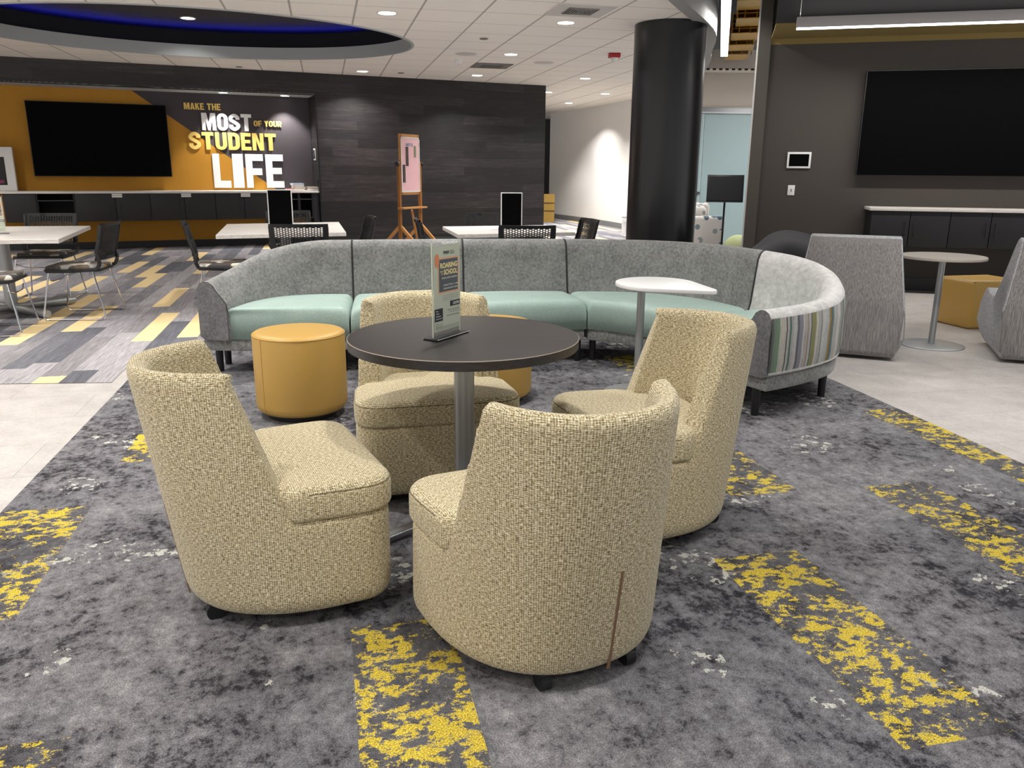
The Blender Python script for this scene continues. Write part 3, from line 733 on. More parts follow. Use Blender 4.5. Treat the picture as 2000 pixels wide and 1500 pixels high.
# ------------------------------------------------------------------ round table and sign
TX, TY, TZ = -.176, 2.885, .722
t = thing('round_table', 'round black wood-grain table between the four beige lounge chairs', 'table', (TX, TY, 0))
obj('tabletop', lathe(bmesh.new(), [(0, TZ-.036), (.405, TZ-.036), (.4165, TZ-.032), (.4175, TZ-.003), (.415, TZ), (0, TZ)], seg=96), 'darkwood', t)
obj('edge_strip', lathe(bmesh.new(), [(.4165, TZ-.0022), (.4178, TZ-.0016), (.4172, TZ-.0004), (.4155, TZ+.0003)], seg=96), 'tanbook', t)
obj('pole', cyl(bmesh.new(), (0, 0, .05), (0, 0, TZ-.04), .037, seg=40), 'alu', t)
for k in range(4):
    a = math.radians(218.7+90*k); bm = bmesh.new(); dx, dy = math.cos(a), math.sin(a)
    bar(bm, (.02*dx, .02*dy, .055), (.36*dx, .36*dy, .023), .048, .024, .007); cyl(bm, (.34*dx, .34*dy, .002), (.34*dx, .34*dy, .02), .018)
    obj('foot', bm, 'metal', t)
def sign_print(fr, W, H, par, full=True):
    g = lambda: bmesh.new()
    X = lambda f: f*W
    Z = lambda f: f*H
    b1 = g(); frect(b1, fr, 0, 0, W, H, .0002); obj('poster', b1, 'sgreen', par, False)
    b = g(); frect(b, fr, X(.16), Z(.44), X(.97), Z(.86), .0006); obj('peach_border', b, 'speach', par, False)
    b = g(); frect(b, fr, X(.2), Z(.46), X(.93), Z(.84), .0010)
    obj('headline_panel', b, 'sslate', par, False)
    for q in ((.62, .27, 1.0, .335), (.02, .12, .33, .27)): b = g(); frect(b, fr, X(q[0]), Z(q[1]), X(q[2]), Z(q[3]), .0008); obj('dark_label', b, 'sdark', par, False)
    b = g()
    for k in range(24):
        a = 2*pi*k/24; b.verts.new(fr @ Vector((X(.13)+.0145*math.cos(a), -.0014, Z(.83)+.024*math.sin(a))))
    b.faces.new(b.verts); obj('round_badge', b, 'sorange', par, False)
    cur = ['scream', 'headline_lettering']
    def T(s, x0, z0, x1, z1, bold=.02):
        b = bmesh.new(); put_text(b, s, fr, X(x0), Z(z0), X(x1), Z(z1), 0, bold, .0018); obj(cur[1], b, cur[0], par, False)
    T('ROARING', .24, .735, .91, .80, .05); T('SCHOOL', .38, .655, .91, .72, .05); T('BACK', .24, .69, .36, .71); T('TO', .27, .66, .34, .68)
    cur[:] = ['swhite', 'white_lettering']; T('SCHOOL SUPPLY GIVEAWAY', .3, .61, .9, .63); T('AUGUST 4TH | 4 - 6 PM', .36, .52, .92, .545); T('PURDUE NORTHWEST CAMPUS', .36, .485, .92, .505, .01); T('LOCATION', .72, .285, .97, .32, .03)
    for k in range(4): T(('Pens', 'Folders', 'Notebooks', 'and much more!')[k], .06, .235-.03*k, (.15, .19, .24, .29)[k], .25-.03*k)
    cur[:] = ['sdark', 'small_print']; T('PNW', .38, .895, .60, .935, .03)
    T('PURDUE', .63, .925, .77, .935); T('UNIVERSITY', .63, .908, .8, .918); T('NORTHWEST', .63, .892, .8, .902)
    for k in range(4): T('come pick up school supplies for your family', .32, .41-.02*k, .93 if k < 3 else .7, .42-.02*k, .0)
    T('Student Union and Library Building', .5, .225, .97, .24, .01); T('Room 100, first floor', .6, .2, .97, .213, .0); T('For more information contact us', .48, .16, .97, .175, .01)
    for k in range(3): T('registration required', .05, .085-.02*k, .3, .095-.02*k, .01)
    for k in range(3): T('children must be accompanied by a parent or guardian at all times', .05, .018+.014*k, .95, .026+.014*k, 0)
def sign_holder(label, x, y, z, ang, W=.17, H=.30):
    t = thing('sign_holder', label, 'sign', (x, y, z), ang)
    obj('base', B((W/2, 0, .004), (W+.035, .062, .008), None, .003), 'blackplastic', t)
    obj('base_edge', B((W/2, 0, .0095), (W+.03, .057, .003)), 'metal', t) if False else None
    for sg in (-1, 1): obj('base_edge', B((W/2, sg*.0315, .0055), (W+.035, .0012, .002)), 'white', t, False)
    for x_ in (-.0008, W+.0008): obj('panel_edge', B((x_, -.0005, .008+(H+.03)/2), (.0016, .005, H+.03)), 'sgreen', t, False)
    b = bmesh.new(); box(b, (W/2, .0, .008+(H+.03)/2), (W, .0045, H+.03)); obj('acrylic_panel', b, 'acrylic', t, False)
    fr = Matrix.Translation((.004, -.003, .026)); sign_print(fr, W-.008, H, t)
    return t
sign_holder('clear acrylic sign with a school event flyer on the round black table', -.279, 2.797, TZ, math.radians(61), .172, .300)

# ------------------------------------------------------------------ ottomans
def ottoman(label, x, y, r=.243, h=.465):
    t = thing('ottoman', label, 'ottoman', (x, y, 0), 0, 'round yellow ottomans in front of the sofa')
    obj('body', lathe(bmesh.new(), [(0, .035), (r-.05, .035), (r-.02, .042), (r-.004, .06), (r, .085), (r, h-.018), (r-.003, h-.008), (r-.012, h-.001), (r-.05, h+.003), (0, h+.005)], seg=72), 'yleather', t)
    bm = bmesh.new(); tube(bm, [((r-.002)*math.cos(2*pi*i/64), (r-.002)*math.sin(2*pi*i/64), h-.012) for i in range(64)], .0035, 6, True)
    a = math.radians(232); tube(bm, [((r)*math.cos(a), r*math.sin(a), .06), (r*math.cos(a), r*math.sin(a), h-.012)], .0022, 6)
    obj('seam', bm, M['yleather'], t)
    obj('base', lathe(bmesh.new(), [(0, .004), (r-.06, .004), (r-.06, .036), (0, .036)], seg=48), 'blackplastic', t); return t
ottoman('round yellow leather ottoman left of the table, in full view', -1.148, 4.27)
ottoman('round yellow leather ottoman mostly hidden behind the round black table', -.13, 4.60)

# ------------------------------------------------------------------ curved sofa in sections
def coons_cushion(c0, c1, d0, d1, z0, z1, r=.055, crown=.014):
    """pillow over the patch bounded by front c0, back c1, left d0, right d1"""
    def smp(lo, hi):   # denser near the ends
        return sorted({0, .004, .012, .025, .045, .07, .1, .14, .2, .3, .4, .5, .6, .7, .8, .86, .9, .93, .955, .975, .988, .996, 1})
    U = smp(0, 1); L = lambda P: sum(math.dist(a, b_) for a, b_ in zip(P, P[1:]))
    def ev(P, t):
        T_ = L(P)*t
        for a, b_ in zip(P, P[1:]):
            l = math.dist(a, b_)
            if T_ <= l+1e-9 and l > 0: return Vector(a).lerp(Vector(b_), min(1, T_/l))
            T_ -= l
        return Vector(P[-1])
    c0, c1, d0, d1 = [[tuple(p)[:2] for p in P] for P in (c0, c1, d0, d1)]
    lu, lv = (L(c0)+L(c1))/2, (L(d0)+L(d1))/2
    bm = bmesh.new(); G = []
    for u in U:
        row = []
        for v in U:
            p = (1-v)*ev(c0, u)+v*ev(c1, u)+(1-u)*ev(d0, v)+u*ev(d1, v)-((1-u)*(1-v)*Vector(c0[0])+u*(1-v)*Vector(c0[-1])+(1-u)*v*Vector(c1[0])+u*v*Vector(c1[-1]))
            z = z1
            for d in (u*lu, (1-u)*lu, v*lv, (1-v)*lv):
                if d < r: z -= r*(1-math.sqrt(max(0, 1-((r-d)/r)**2)))*.92
            z += crown*(16*u*(1-u)*v*(1-v))**.5
            row.append(bm.verts.new((p.x, p.y, max(z, z0+.03))))
        G.append(row)
    m = len(U)
    for i in range(m-1):
        for j in range(m-1): bm.faces.new((G[i][j], G[i+1][j], G[i+1][j+1], G[i][j+1]))
    ring = [G[i][0] for i in range(m)]+[G[m-1][j] for j in range(1, m)]+[G[i][m-1] for i in range(m-2, -1, -1)]+[G[0][j] for j in range(m-2, 0, -1)]
    low = [bm.verts.new((q.co.x, q.co.y, z0)) for q in ring]
    for i in range(len(ring)): j = (i+1) % len(ring); bm.faces.new((ring[i], low[i], low[j], ring[j]))
    bm.faces.new(low)
    bmesh.ops.recalc_face_normals(bm, faces=bm.faces); return bm
def sofa_section(label, O, F, legs, name='sofa_section', mats=('velvet', 'velvet', 'mint'), striped=False, capseam=True, arm=None):
    t = thing(name, label, 'sofa', (O[0][0], O[0][1], 0), 0, 'sections of the curved grey sofa')
    ox, oy = O[0][0], O[0][1]
    OO = catmull([Vector((p[0]-ox, p[1]-oy, p[2])) for p in O], 7); FF = [(x-ox, y-oy) for x, y in F]
    cen = Vector((sum(p[0] for p in FF)/len(FF), sum(p[1] for p in FF)/len(FF)))
    n = len(OO); nrm = []
    for i in range(n):
        tt = (OO[min(n-1, i+1)]-OO[max(0, i-1)]).to_2d().normalized(); nn = Vector((-tt.y, tt.x))
        if nn.dot(cen-OO[i].to_2d()) < 0: nn = -nn
        nrm.append(nn)
    # end sections follow the module joints
    for idx, fp in ((0, FF[0]), (n-1, FF[-1])):
        dj = (Vector(fp)-OO[idx].to_2d()); 
        if dj.length > .3: dj = dj.normalized(); nrm[idx] = dj
    rings = []
    for p, nn in zip(OO, nrm):
        zr = p.z
        prof = [(.03, .235), (.0, .255), (-.0, .45), (-.002, zr-.10), (.004, zr-.045), (.022, zr-.014), (.05, zr), (.08, zr-.002), (.108, zr-.02), (.13, zr-.055), (.155 if zr > .7 else .165, .5*(zr-.055)+.5*.47), (.178 if zr > .7 else .195, .47), (.20, .42), (.20, .30), (.20, .235)]
        rings.append([(p.x+nn.x*s, p.y+nn.y*s, z) for s, z in prof])
    obj('backrest', loft(bmesh.new(), rings), mats[0], t)
    inn = [(p.x+nn.x*.165, p.y+nn.y*.165) for p, nn in zip(OO, nrm)]
    FS = FF[1:] if arm == 0 else FF[:-1] if arm == -1 else FF
    k1 = n//2
    if arm == 0: lft, bck, rgt = [inn[0]]+inn[:k1+1], inn[k1:], [FF[-1], inn[-1]]; FS2 = [(inn[0][0]+.01, FF[0][1])]+FF[1:]; lft[0] = FS2[0]
    elif arm == -1: lft, bck, rgt = [FF[0], inn[0]], inn[:n-k1], inn[n-k1-1:][::-1]; FS2 = FF[:-1]+[inn[-1]]
    else: lft, bck, rgt, FS2 = [FF[0], inn[0]], inn, [FF[-1], inn[-1]], FF
    obj('seat_cushion', coons_cushion(FS2, bck, lft, rgt, .238, .437), mats[2], t, auto=False)
    Q = ccw([(p.x, p.y) for p in OO] + FS[::-1] + ([(FF[0][0]+.02, FF[0][1])] if arm == 0 else [])); Q = poly_offset(densify(Q, .06), .012)
    obj('base_rail', prism(bmesh.new(), Q, .158, .24, r=.012, rb=.012, seg=2), mats[1], t)
    for lx_, ly_ in legs: obj('leg', cyl(bmesh.new(), (lx_-ox, ly_-oy, 0), (lx_-ox, ly_-oy, .165), .021, .025, 20), 'blackmetal', t)
    for idx in ((0, -1) if capseam is True else capseam or ()):
        obj('piping', tube(bmesh.new(), [(x, y, z) for x, y, z in rings[idx][3:13]], .004, 6), 'seamgrey', t)
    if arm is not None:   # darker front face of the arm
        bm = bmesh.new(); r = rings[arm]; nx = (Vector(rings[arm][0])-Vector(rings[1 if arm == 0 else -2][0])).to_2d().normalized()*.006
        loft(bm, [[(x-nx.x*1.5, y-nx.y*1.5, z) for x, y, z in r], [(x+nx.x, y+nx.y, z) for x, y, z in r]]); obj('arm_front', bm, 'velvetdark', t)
    if striped:
        bm = bmesh.new(); uvl = bm.loops.layers.uv.new('UVMap'); L = [0]
        for a, b_ in zip(OO, OO[1:]): L.append(L[-1]+(b_-a).to_2d().length)
        zs = [0, .25, .5, .75, .92, 1]; V_ = []
        for p, nn in zip(OO, nrm):
            z0, z1 = .252, p.z-.04-.04*min(1, max(0, (p.z-.62)/.15))
            V_.append([bm.verts.new((p.x-nn.x*(.007 if 0 < k < 5 else -.002), p.y-nn.y*(.007 if 0 < k < 5 else -.002), z0+(z1-z0)*k/5)) for k in range(6)])
        for i in range(n-1):
            for k in range(5):
                f = bm.faces.new((V_[i][k], V_[i+1][k], V_[i+1][k+1], V_[i][k+1]))
                for lp, (a, c) in zip(f.loops, ((i, k), (i+1, k), (i+1, k+1), (i, k+1))): lp[uvl].uv = ((L[-1]-L[a])/.74, c/5*.4)
        bmesh.ops.recalc_face_normals(bm, faces=bm.faces)
        obj('striped_panel', bm, 'stripes', t)
    return t
FL0, FL1 = (-2.0, 5.12), (-1.06, 5.18)
sofa_section('left end section of the curved grey sofa, sloping down to a low arm',
    [(-2.01, 5.13, .605), (-1.945, 5.42, .65), (-1.82, 5.67, .725), (-1.64, 5.84, .78), (-1.42, 5.94, .808), (-1.178, 5.985, .812)],
    [FL0, (-1.76, 5.11), (-1.4, 5.12), FL1], [(-1.93, 5.21), (-1.12, 5.25), (-1.95, 5.42), (-1.25, 5.85)], arm=0, capseam=(0, -1))
sofa_section('straight sofa section left of centre, behind the woven chair and table sign',
    [(-1.172, 5.986, .812), (-.8, 6.06, .812), (-.392, 6.135, .812)], [(-1.05, 5.185), (-.28, 5.365)], [(-1.0, 5.25), (-.34, 5.42), (-1.1, 5.9), (-.42, 6.05)])
sofa_section('straight sofa section right of centre, next to the curved corner',
    [(-.386, 6.136, .812), (0, 6.18, .812), (.362, 6.205, .812)], [(-.27, 5.37), (.515, 5.56)], [(-.22, 5.44), (.46, 5.605), (-.34, 6.05), (.34, 6.12)])
sofa_section('curved corner section of the grey sofa behind the white tablet table',
    [(.368, 6.205, .812), (.76, 6.195, .812), (1.14, 6.09, .812), (1.50, 5.79, .812), (1.70, 5.42, .808)],
    [(.525, 5.56), (.72, 5.46), (.9, 5.28), (1.02, 5.08), (1.08, 4.88)], [(.57, 5.64), (.45, 6.1), (1.5, 5.7), (1.12, 4.98)])
sofa_section('right end section of the sofa, pale grey inside with a striped multicolour back',
    [(1.703, 5.415, .808), (1.88, 5.26, .782), (1.985, 5.05, .74), (1.985, 4.82, .675), (1.87, 4.60, .625), (1.69, 4.42, .607), (1.52, 4.29, .603), (1.36, 4.19, .60)],
    [(1.085, 4.87), (1.13, 4.6), (1.24, 4.36)], [(1.345, 4.30), (1.86, 4.70), (1.15, 4.85), (1.7, 5.3)], mats=('velvetlight', 'velvet', 'mint'), striped=True, arm=-1, capseam=(0,))

# ------------------------------------------------------------------ white tablet table
t = thing('tablet_table', 'small white teardrop-shaped tablet table on a grey pole in front of the sofa', 'table', (.76, 4.76, 0))
P = []
for k in range(40):
    a = 2*pi*k/40; x, y = .235*math.cos(a), .29*math.sin(a); x += .09
    P.append((x, y))
P = [(.09+.24*math.cos(a)*(1 if math.cos(a) < 0 else 1.0), .03+.27*math.sin(a)) for a in [math.radians(20+k*8) for k in range(31)]] + [(.30, -.30), (.345, -.31), (.375, -.28), (.38, -.24)]
obj('tabletop', prism(bmesh.new(), P, .648, .67, r=.004, rb=.003, seg=2), 'white', t, auto=True)
obj('pole', cyl(bmesh.new(), (0, 0, .01), (0, 0, .65), .0235, seg=32), 'alu', t)
obj('base', lathe(bmesh.new(), [(0, 0), (.2, 0), (.2, .006), (.19, .01), (0, .014)]), 'alu', t)

# ------------------------------------------------------------------ right lounge furniture
t = thing('side_table', 'round beige side table on a slanted-looking grey pole beside the streaked grey chairs', 'table', (3.30, 6.26, 0))
t['label'] = 'round beige side table with grey pole and disc base beside the streaked grey lounge seats'
obj('tabletop', lathe(bmesh.new(), [(0, .678), (.30, .678), (.303, .682), (.303, .696), (.298, .70), (0, .70)], (0, 0), 72), 'greytop', t)
obj('pole', cyl(bmesh.new(), (0, 0, .01), (0, 0, .68), .0235, seg=32), 'alu', t)
obj('base', lathe(bmesh.new(), [(0, 0), (.24, 0), (.24, .006), (.22, .011), (0, .016)], seg=64), 'alu', t)
def foam_chair(label, loc, rot):
    t = thing('foam_lounge_seat', label, 'lounge chair', loc, rot, 'soft streaked grey lounge seats')
    prof = [(-.40, .02), (.40, .02), (.47, .16), (.47, .36), (.40, .45), (.20, .42), (.02, .42), (-.07, .60), (-.14, .84), (-.18, .875), (-.28, .87), (-.31, .82), (-.385, .42)]
    pr_ = arcpts([(x, 0, z) for x, z in prof], .05, 3, True)
    def hw(z):
        T_ = [(0, .325), (.06, .355), (.17, .395), (.32, .385), (.55, .35), (.82, .31), (1, .30)]
        for (a, x), (b_, y) in zip(T_, T_[1:]):
            if a <= z <= b_: return x+(y-x)*(z-a)/(b_-a)
        return .33
    rings = []
    for f, ins in ((-1, .03), (-.992, .012), (-.97, 0), (-.5, 0), (0, 0), (.5, 0), (.97, 0), (.992, .012), (1, .03)):
        cxz = Vector((0, 0, .35)); rings.append([(q.x, f*hw(q.z), q.z) for q in [p-(p-cxz).normalized()*ins for p in pr_]])
    o = obj('body', loft(bmesh.new(), rings), ['streak', 'streaklight'], t, auto=False)
    for f in o.data.polygons:
        if not (f.normal.x < -.6): f.material_index = 1
    zs = [.03, .1, .17, .25, .32, .45, .55, .7, .8]
    xb = lambda z: -.40+.015*min(1, z/.42) if z < .42 else -.385+.075*(z-.42)/.4
    for sg in (-1, 1): obj('piping', tube(bmesh.new(), [(xb(z)+.012, sg*hw(z)*.985, z) for z in zs], .0035, 6), 'streak', t)
    return t
fc = foam_chair('streaked grey lounge seat seen from behind, right beside the striped sofa end', (2.565, 6.14, 0), math.radians(67))
dup(fc, (3.95, 5.895, 0), math.radians(69), 'streaked grey lounge seat cut off by the right edge of the photo')
P = [(0, 0), (.5, 0), (.5, .42), (0, .42)]
bm = bmesh.new(); box(bm, (.26, .21, .21), (.52, .42, .42), None, .035)
t = thing('pouf', 'yellow leather cube pouf behind the cut-off grey seat', 'pouf', (3.95, 6.92, 0), math.radians(14))
obj('body', bm, 'yleather', t)
bm = bmesh.new(); e = .016
tube(bm, [(e, e, .41), (.52-e, e, .41), (.52-e, .42-e, .41), (e, .42-e, .41)], .004, 6, True); tube(bm, [(e, e, .01), (e, e, .41)], .004, 6); obj('seam', bm, 'tan', t)
bm = bmesh.new(); bmesh.ops.create_uvsphere(bm, u_segments=40, v_segments=24, radius=1)
for v in bm.verts:
    x, y, z = v.co; k = 1+.05*math.sin(5*x+3*z)+.04*math.sin(7*y+2*x); v.co = Vector((x*.56*k, y*.48*k, max(0, .28+z*.36*k*(1.15 if z > 0 else 1))))
tag(obj('beanbag', bm, 'beanbag', loc=(3.02, 8.75, 0)), 'dark charcoal beanbag slumped behind the sofa against the taupe wall', 'beanbag')

def tv(label, Mx, s0, s1, z0, z1, d):
    t = D.objects.new('television', None); COL.objects.link(t); t.matrix_world = Mx @ Matrix.Translation(((s0+s1)/2, d, (z0+z1)/2)); tag(t, label, 'television', 'wall televisions')
    W, H = s1-s0, z1-z0
    obj('housing', B((0, .03, 0), (W, .05, H), None, .004), 'bezel', t); obj('screen', B((0, .003, 0), (W-.02, .006, H-.02)), 'screen', t); obj('wall_bracket', B((0, .075, 0), (.6, .05, .4)), 'blackmetal', t)
    return t
sR = lambda x: (x-2.89)/RX
tv('large switched-off television on the taupe wall at the right', MR, sR(3.89), sR(3.89)+2.0, 1.28, 2.398, -.1)
sW = lambda x: (x-(.6+.6*NX))/WX
tv('large switched-off television on the amber wall at the left', MW, sW(-7.64), sW(-5.785), 1.166, 2.309, .5)
def rthing(name, label, cat, s, d, z, group=None, Mx=None):
    t = D.objects.new(name, None); COL.objects.link(t); t.matrix_world = (Mx or MR) @ Matrix.Translation((s, d, z)); return tag(t, label, cat, group)
t = rthing('touch_panel', 'white-framed touch panel above the light switch on the taupe wall', 'control panel', sR(3.293), -.012, 1.448)
obj('frame', B((0, 0, 0), (.262, .022, .182), None, .006), 'whiteplastic', t); obj('screen', B((0, -.0115, 0), (.215, .003, .135)), 'screen', t)
t = rthing('light_switch', 'small white light switch below the touch panel', 'switch', sR(3.24), -.004, 1.11)
obj('plate', B((0, 0, 0), (.078, .008, .115), None, .003), 'whiteplastic', t); obj('toggle', B((0, -.008, 0), (.012, .012, .03)), 'sgrey', t)
# floating cabinets right
S0 = sR(4.05)
t = rthing('floating_counter', 'long white countertop on the black floating cabinets at the right', 'countertop', S0, 0, .94)
obj('worktop', B((1.6, -.21, -.012), (3.24, .43, .032), None, .002), 'palewood', t)
for k in range(4):
    c = rthing('wall_cabinet', ['black two-door floating cabinet at the left end of the right-hand row', 'second black floating cabinet from the left under the right television', 'third black floating cabinet at the right, cut by the frame', 'last black floating cabinet of the right-hand row'][k], 'cabinet', S0+.0+k*.80, 0, .53, 'floating black cabinets on the right wall')
    obj('body', B((.40, -.195, .19), (.798, .385, .378)), 'cabinside', c, False)
    for j in (0, 1):
        d = obj('door', B((.2+.4*j, -.398, .19), (.392, .018, .378), None, .002), 'darkcab', c)
        hx = .2+.4*j+(.155 if j == 0 else -.155); bm = bmesh.new(); tube(bm, arcpts([(hx, -.408, .26), (hx, -.436, .26), (hx, -.436, .12), (hx, -.408, .12)], .012, 3), .005, 8); obj('handle', bm, 'blackmetal', d)
# pendant right lounge
t = rthing('linear_pendant', 'long slim grey pendant light hanging before the taupe wall', 'pendant light', 0.19, -1.05, 2.70)
obj('housing', B((2.0, 0, .055), (4.0, .07, .10), None, .003), plain('pendant_grey', S(168, 164, 162), .5, .2), t); obj('diffuser', B((2.0, 0, .0), (3.99, .062, .014)), 'lampwhite', t)
obj('suspension_cable', cyl(bmesh.new(), (.03, 0, .1), (.03, 0, .5), .003, seg=8), 'whiteplastic', t)
l = lamp((0, 0, 0), 55, 4.0, 160, (1, .95, .9), 'RECTANGLE', .06, name='pendant_or_fill_lamp'); l.matrix_world = MR @ Matrix.Translation((2.2, -1.05, 2.685))
l = lamp((0, 0, 0), 4, 4.0, 170, (1, .95, .9), 'RECTANGLE', .06, name='added_soffit_fill'); l.matrix_world = MR @ Matrix.Translation((2.2, -1.05, 2.83)) @ Matrix.Rotation(pi, 4, 'X')  # upward fill added above the pendant to brighten the olive soffit
# pendant beyond the column
t = thing('linear_pendant', 'bright vertical-looking strip pendant light beyond the black column', 'pendant light', (2.70, 11.2, 3.04), 0)
dv = Vector((3.2-2.14, 13.4-9.09, 0)).normalized(); an = math.atan2(dv.y, dv.x)
t.rotation_euler = (0, 0, an)
obj('housing', B((0, 0, .04), (4.4, .11, .08), None, .003), 'fascia', t); obj('diffuser', B((0, 0, -.004), (4.38, .10, .012)), 'lampwhite', t)
for s in (-1.9, 1.9): obj('suspension_cable', cyl(bmesh.new(), (s, 0, .08), (s, 0, .7), .003, seg=8), 'metal', t)
lamp((2.7, 11.2, 3.02), 45, 4.2, 170, (1, .97, .93), 'RECTANGLE', .1, rot=(0, 0, an), name='pendant_or_fill_lamp')
lamp((5.0, 13.2, 3.0), 90, 1.2, 170, (1, .96, .92), name='room_lamp')
# gold slats
t = thing('slat_screen', 'gold metal slatted screen hanging beside the taupe wall end', 'screen', (0, 0, 0))
for k, (x, y, z) in enumerate([(2.75, 10.8, 3.30), (2.93, 11.5, 3.22), (3.05, 12.2, 3.15), (3.2, 12.9, 3.1), (3.32, 13.6, 3.06)]):
    bm = bmesh.new(); a = math.radians(76)
    for j in range(5): box(bm, (x+.16+j*.0, y, z+j*.06), (.36, .62, .008), a-pi/2)
    for s in (-.15, 0, .15): box(bm, (x+.16+s, y-.3, z+.12), (.012, .012, .26))
    for s in (-.17, .17): box(bm, (x+.16+s, y, z+.12), (.01, .62, .26), a-pi/2)
    obj('slat_panel', bm, 'gold', t, False)
# strobe beyond
def strobe(label, x, y, z, s=1):
    t = thing('fire_alarm', label, 'fire alarm', (x, y, z))
    obj('housing', B((0, 0, -.03*s), (.16*s, .12*s, .06*s), None, .01), 'red', t); obj('lens', lathe(bmesh.new(), [(0, -.11*s), (.03*s, -.105*s), (.045*s, -.08*s), (.048*s, -.06*s)], (0, -.01), 24), 'whiteplastic', t); return t
strobe('red ceiling fire alarm beside the black column', 1.373, 11.926, CZ)
strobe('red and white fire alarm hanging below a conduit near the gold slats', 3.12, 12.4, 3.30, 1.1)
tag(obj('conduit', tube(bmesh.new(), [(3.12, 12.4, 3.28), (3.12, 12.4, 3.75)], .015, 8), 'metal'), 'thin vertical conduit holding the red and white alarm', 'conduit')

# music stand, floral chair, green ball
t = thing('display_stand', 'black poster frame on a slim black floor stand beyond the sofa', 'stand', (2.80, 11.0, 0))
rot = Matrix.Rotation(math.radians(-12), 4, 'Z') @ Matrix.Rotation(math.radians(-14), 4, 'X')
bm = bmesh.new(); box(bm, (-.01, -.02, 1.10), (.47, .02, .36), rot, .006); obj('frame', bm, 'bezel', t)
bm = bmesh.new(); box(bm, (-.01, -.033, 1.10), (.42, .008, .31), rot); obj('backing', bm, 'blackplastic', t)
obj('pole', cyl(bmesh.new(), (0, 0, .01), (0, 0, 1.1), .014, seg=16), 'blackmetal', t); obj('base', lathe(bmesh.new(), [(0, 0), (.17, 0), (.17, .008), (0, .012)]), 'blackmetal', t)
t = thing('floral_armchair', 'white armchair with blue-grey flower print beyond the black column', 'armchair', (2.62, 11.95, 0), math.radians(8))
bm = bmesh.new(); box(bm, (-.02, -.28, .38), (.70, .16, .66), None, .05); obj('side_panel', bm, 'floral', t)
bm = bmesh.new(); box(bm, (-.02, .1, .26), (.66, .7, .32), None, .05); obj('seat', bm, 'floral', t)
bm = bmesh.new(); box(bm, (.10, .38, .46), (.5, .18, .82), None, .06); obj('backrest', bm, 'floral', t)
bm = bmesh.new(); box(bm, (-.08, .1, .72), (.42, .42, .22), math.radians(10), .09); tag(obj('cushion', bm, 'floral', loc=(2.62, 11.85, .02)), 'flower-print cushion lying on the floral armchair', 'cushion')
bm = bmesh.new(); bmesh.ops.create_uvsphere(bm, u_segments=24, v_segments=16, radius=.225); tag(obj('ball_pouf', bm, 'greenball', loc=(3.23, 11.75, .222)), 'pale green rounded pouf beside the floral armchair', 'pouf')
t = thing('trash_bin', 'pale ribbed bin beside the black column at the white wall', 'bin', (2.52, 18.0, 0))
bm = bmesh.new()
lathe(bm, [(0, 0), (.14, 0), (.155, .24), (.165, .25), (.15, .26), (.165, .28), (.15, .29), (.165, .31), (.15, .33), (.17, .36), (.17, .38), (0, .38)], seg=24); obj('body', bm, 'whiteplastic', t)
bm = bmesh.new(); box(bm, (.78, 22.0, .36), (.6, .4, .72)); t = thing('gold_cabinet', 'small gold-brown cabinet seen past the end of the wood wall', 'cabinet', (0, 0, 0)); obj('body', bm, 'goldpanel', t, False)
bm = bmesh.new()
for z in (.3, .5): box(bm, (.78, 21.79, z), (.6, .01, .012))
obj('shelf_edge', bm, 'blackplastic', t, False)

# ------------------------------------------------------------------ recess counter, cabinets, lettering
t = rthing('long_counter', 'long white countertop along the amber recess wall', 'countertop', RS, 0, .94, Mx=MW)
obj('worktop', B((-5.9, .31, -.014), (11.75, .58, .034), None, .002), 'palewood', t)
def wpx(s): return s
cabs = [(-6.94+.0, -5.92, 'c'), (-5.92, -4.99+.0, 'c'), (0, 0, 'x')]
# door seams measured along the wall face
def s_at(px):   # photo column -> distance along wall (table measured once)
    T_ = [(0, -9.16), (53, -8.72), (117, -8.19), (188, -7.61), (253, -7.10), (320, -6.58), (382, -6.10), (443, -5.64), (500, -5.22), (570, -4.72), (605, -4.48), (625, -4.36)]
    for (a, x), (b_, y) in zip(T_, T_[1:]):
        if a <= px <= b_: return x+(y-x)*(px-a)/(b_-a)
ZB = .475
def cab(label, a, b_, seam):
    c = rthing('base_cabinet', label, 'cabinet', a, .03, ZB, 'black cabinets under the long counter', MW); W = b_-a; H = .92-ZB
    obj('body', B((W/2, .29, H/2), (W-.004, .52, H)), 'cabinside', c, False)
    for x0, x1, hs in ((0, seam-a, 1), (seam-a, W, -1)):
        d = obj('door', B(((x0+x1)/2, .018, H/2), (x1-x0-.008, .02, H-.006), None, .002), 'darkcab', c)
        hx = (x1-.06) if hs == 1 else (x0+.06); obj('handle', tube(bmesh.new(), arcpts([(hx, .008, H-.16), (hx, -.02, H-.16), (hx, -.02, H-.32), (hx, .008, H-.32)], .012, 3), .005, 8), 'blackmetal', d)
        if hs == -1:
            pass
    lb = obj('label_card', B((seam-a+.03, -.006, H-.045), (.15, .004, .055)), 'paper', c); lb['label'] = 'white label strips'
    obj('label_line', B((seam-a+.03, -.009, H-.045), (.148, .002, .008)), 'sgrey', lb)
    return c
cab('black two-door cabinet under the long counter, left of the others with label strips', s_at(117), s_at(253), s_at(188))
cab('black two-door cabinet with label strips in the middle under the long counter', s_at(253), s_at(382), s_at(320))
cab('black two-door cabinet with label strips behind the white meeting table', s_at(382), s_at(500), s_at(443))
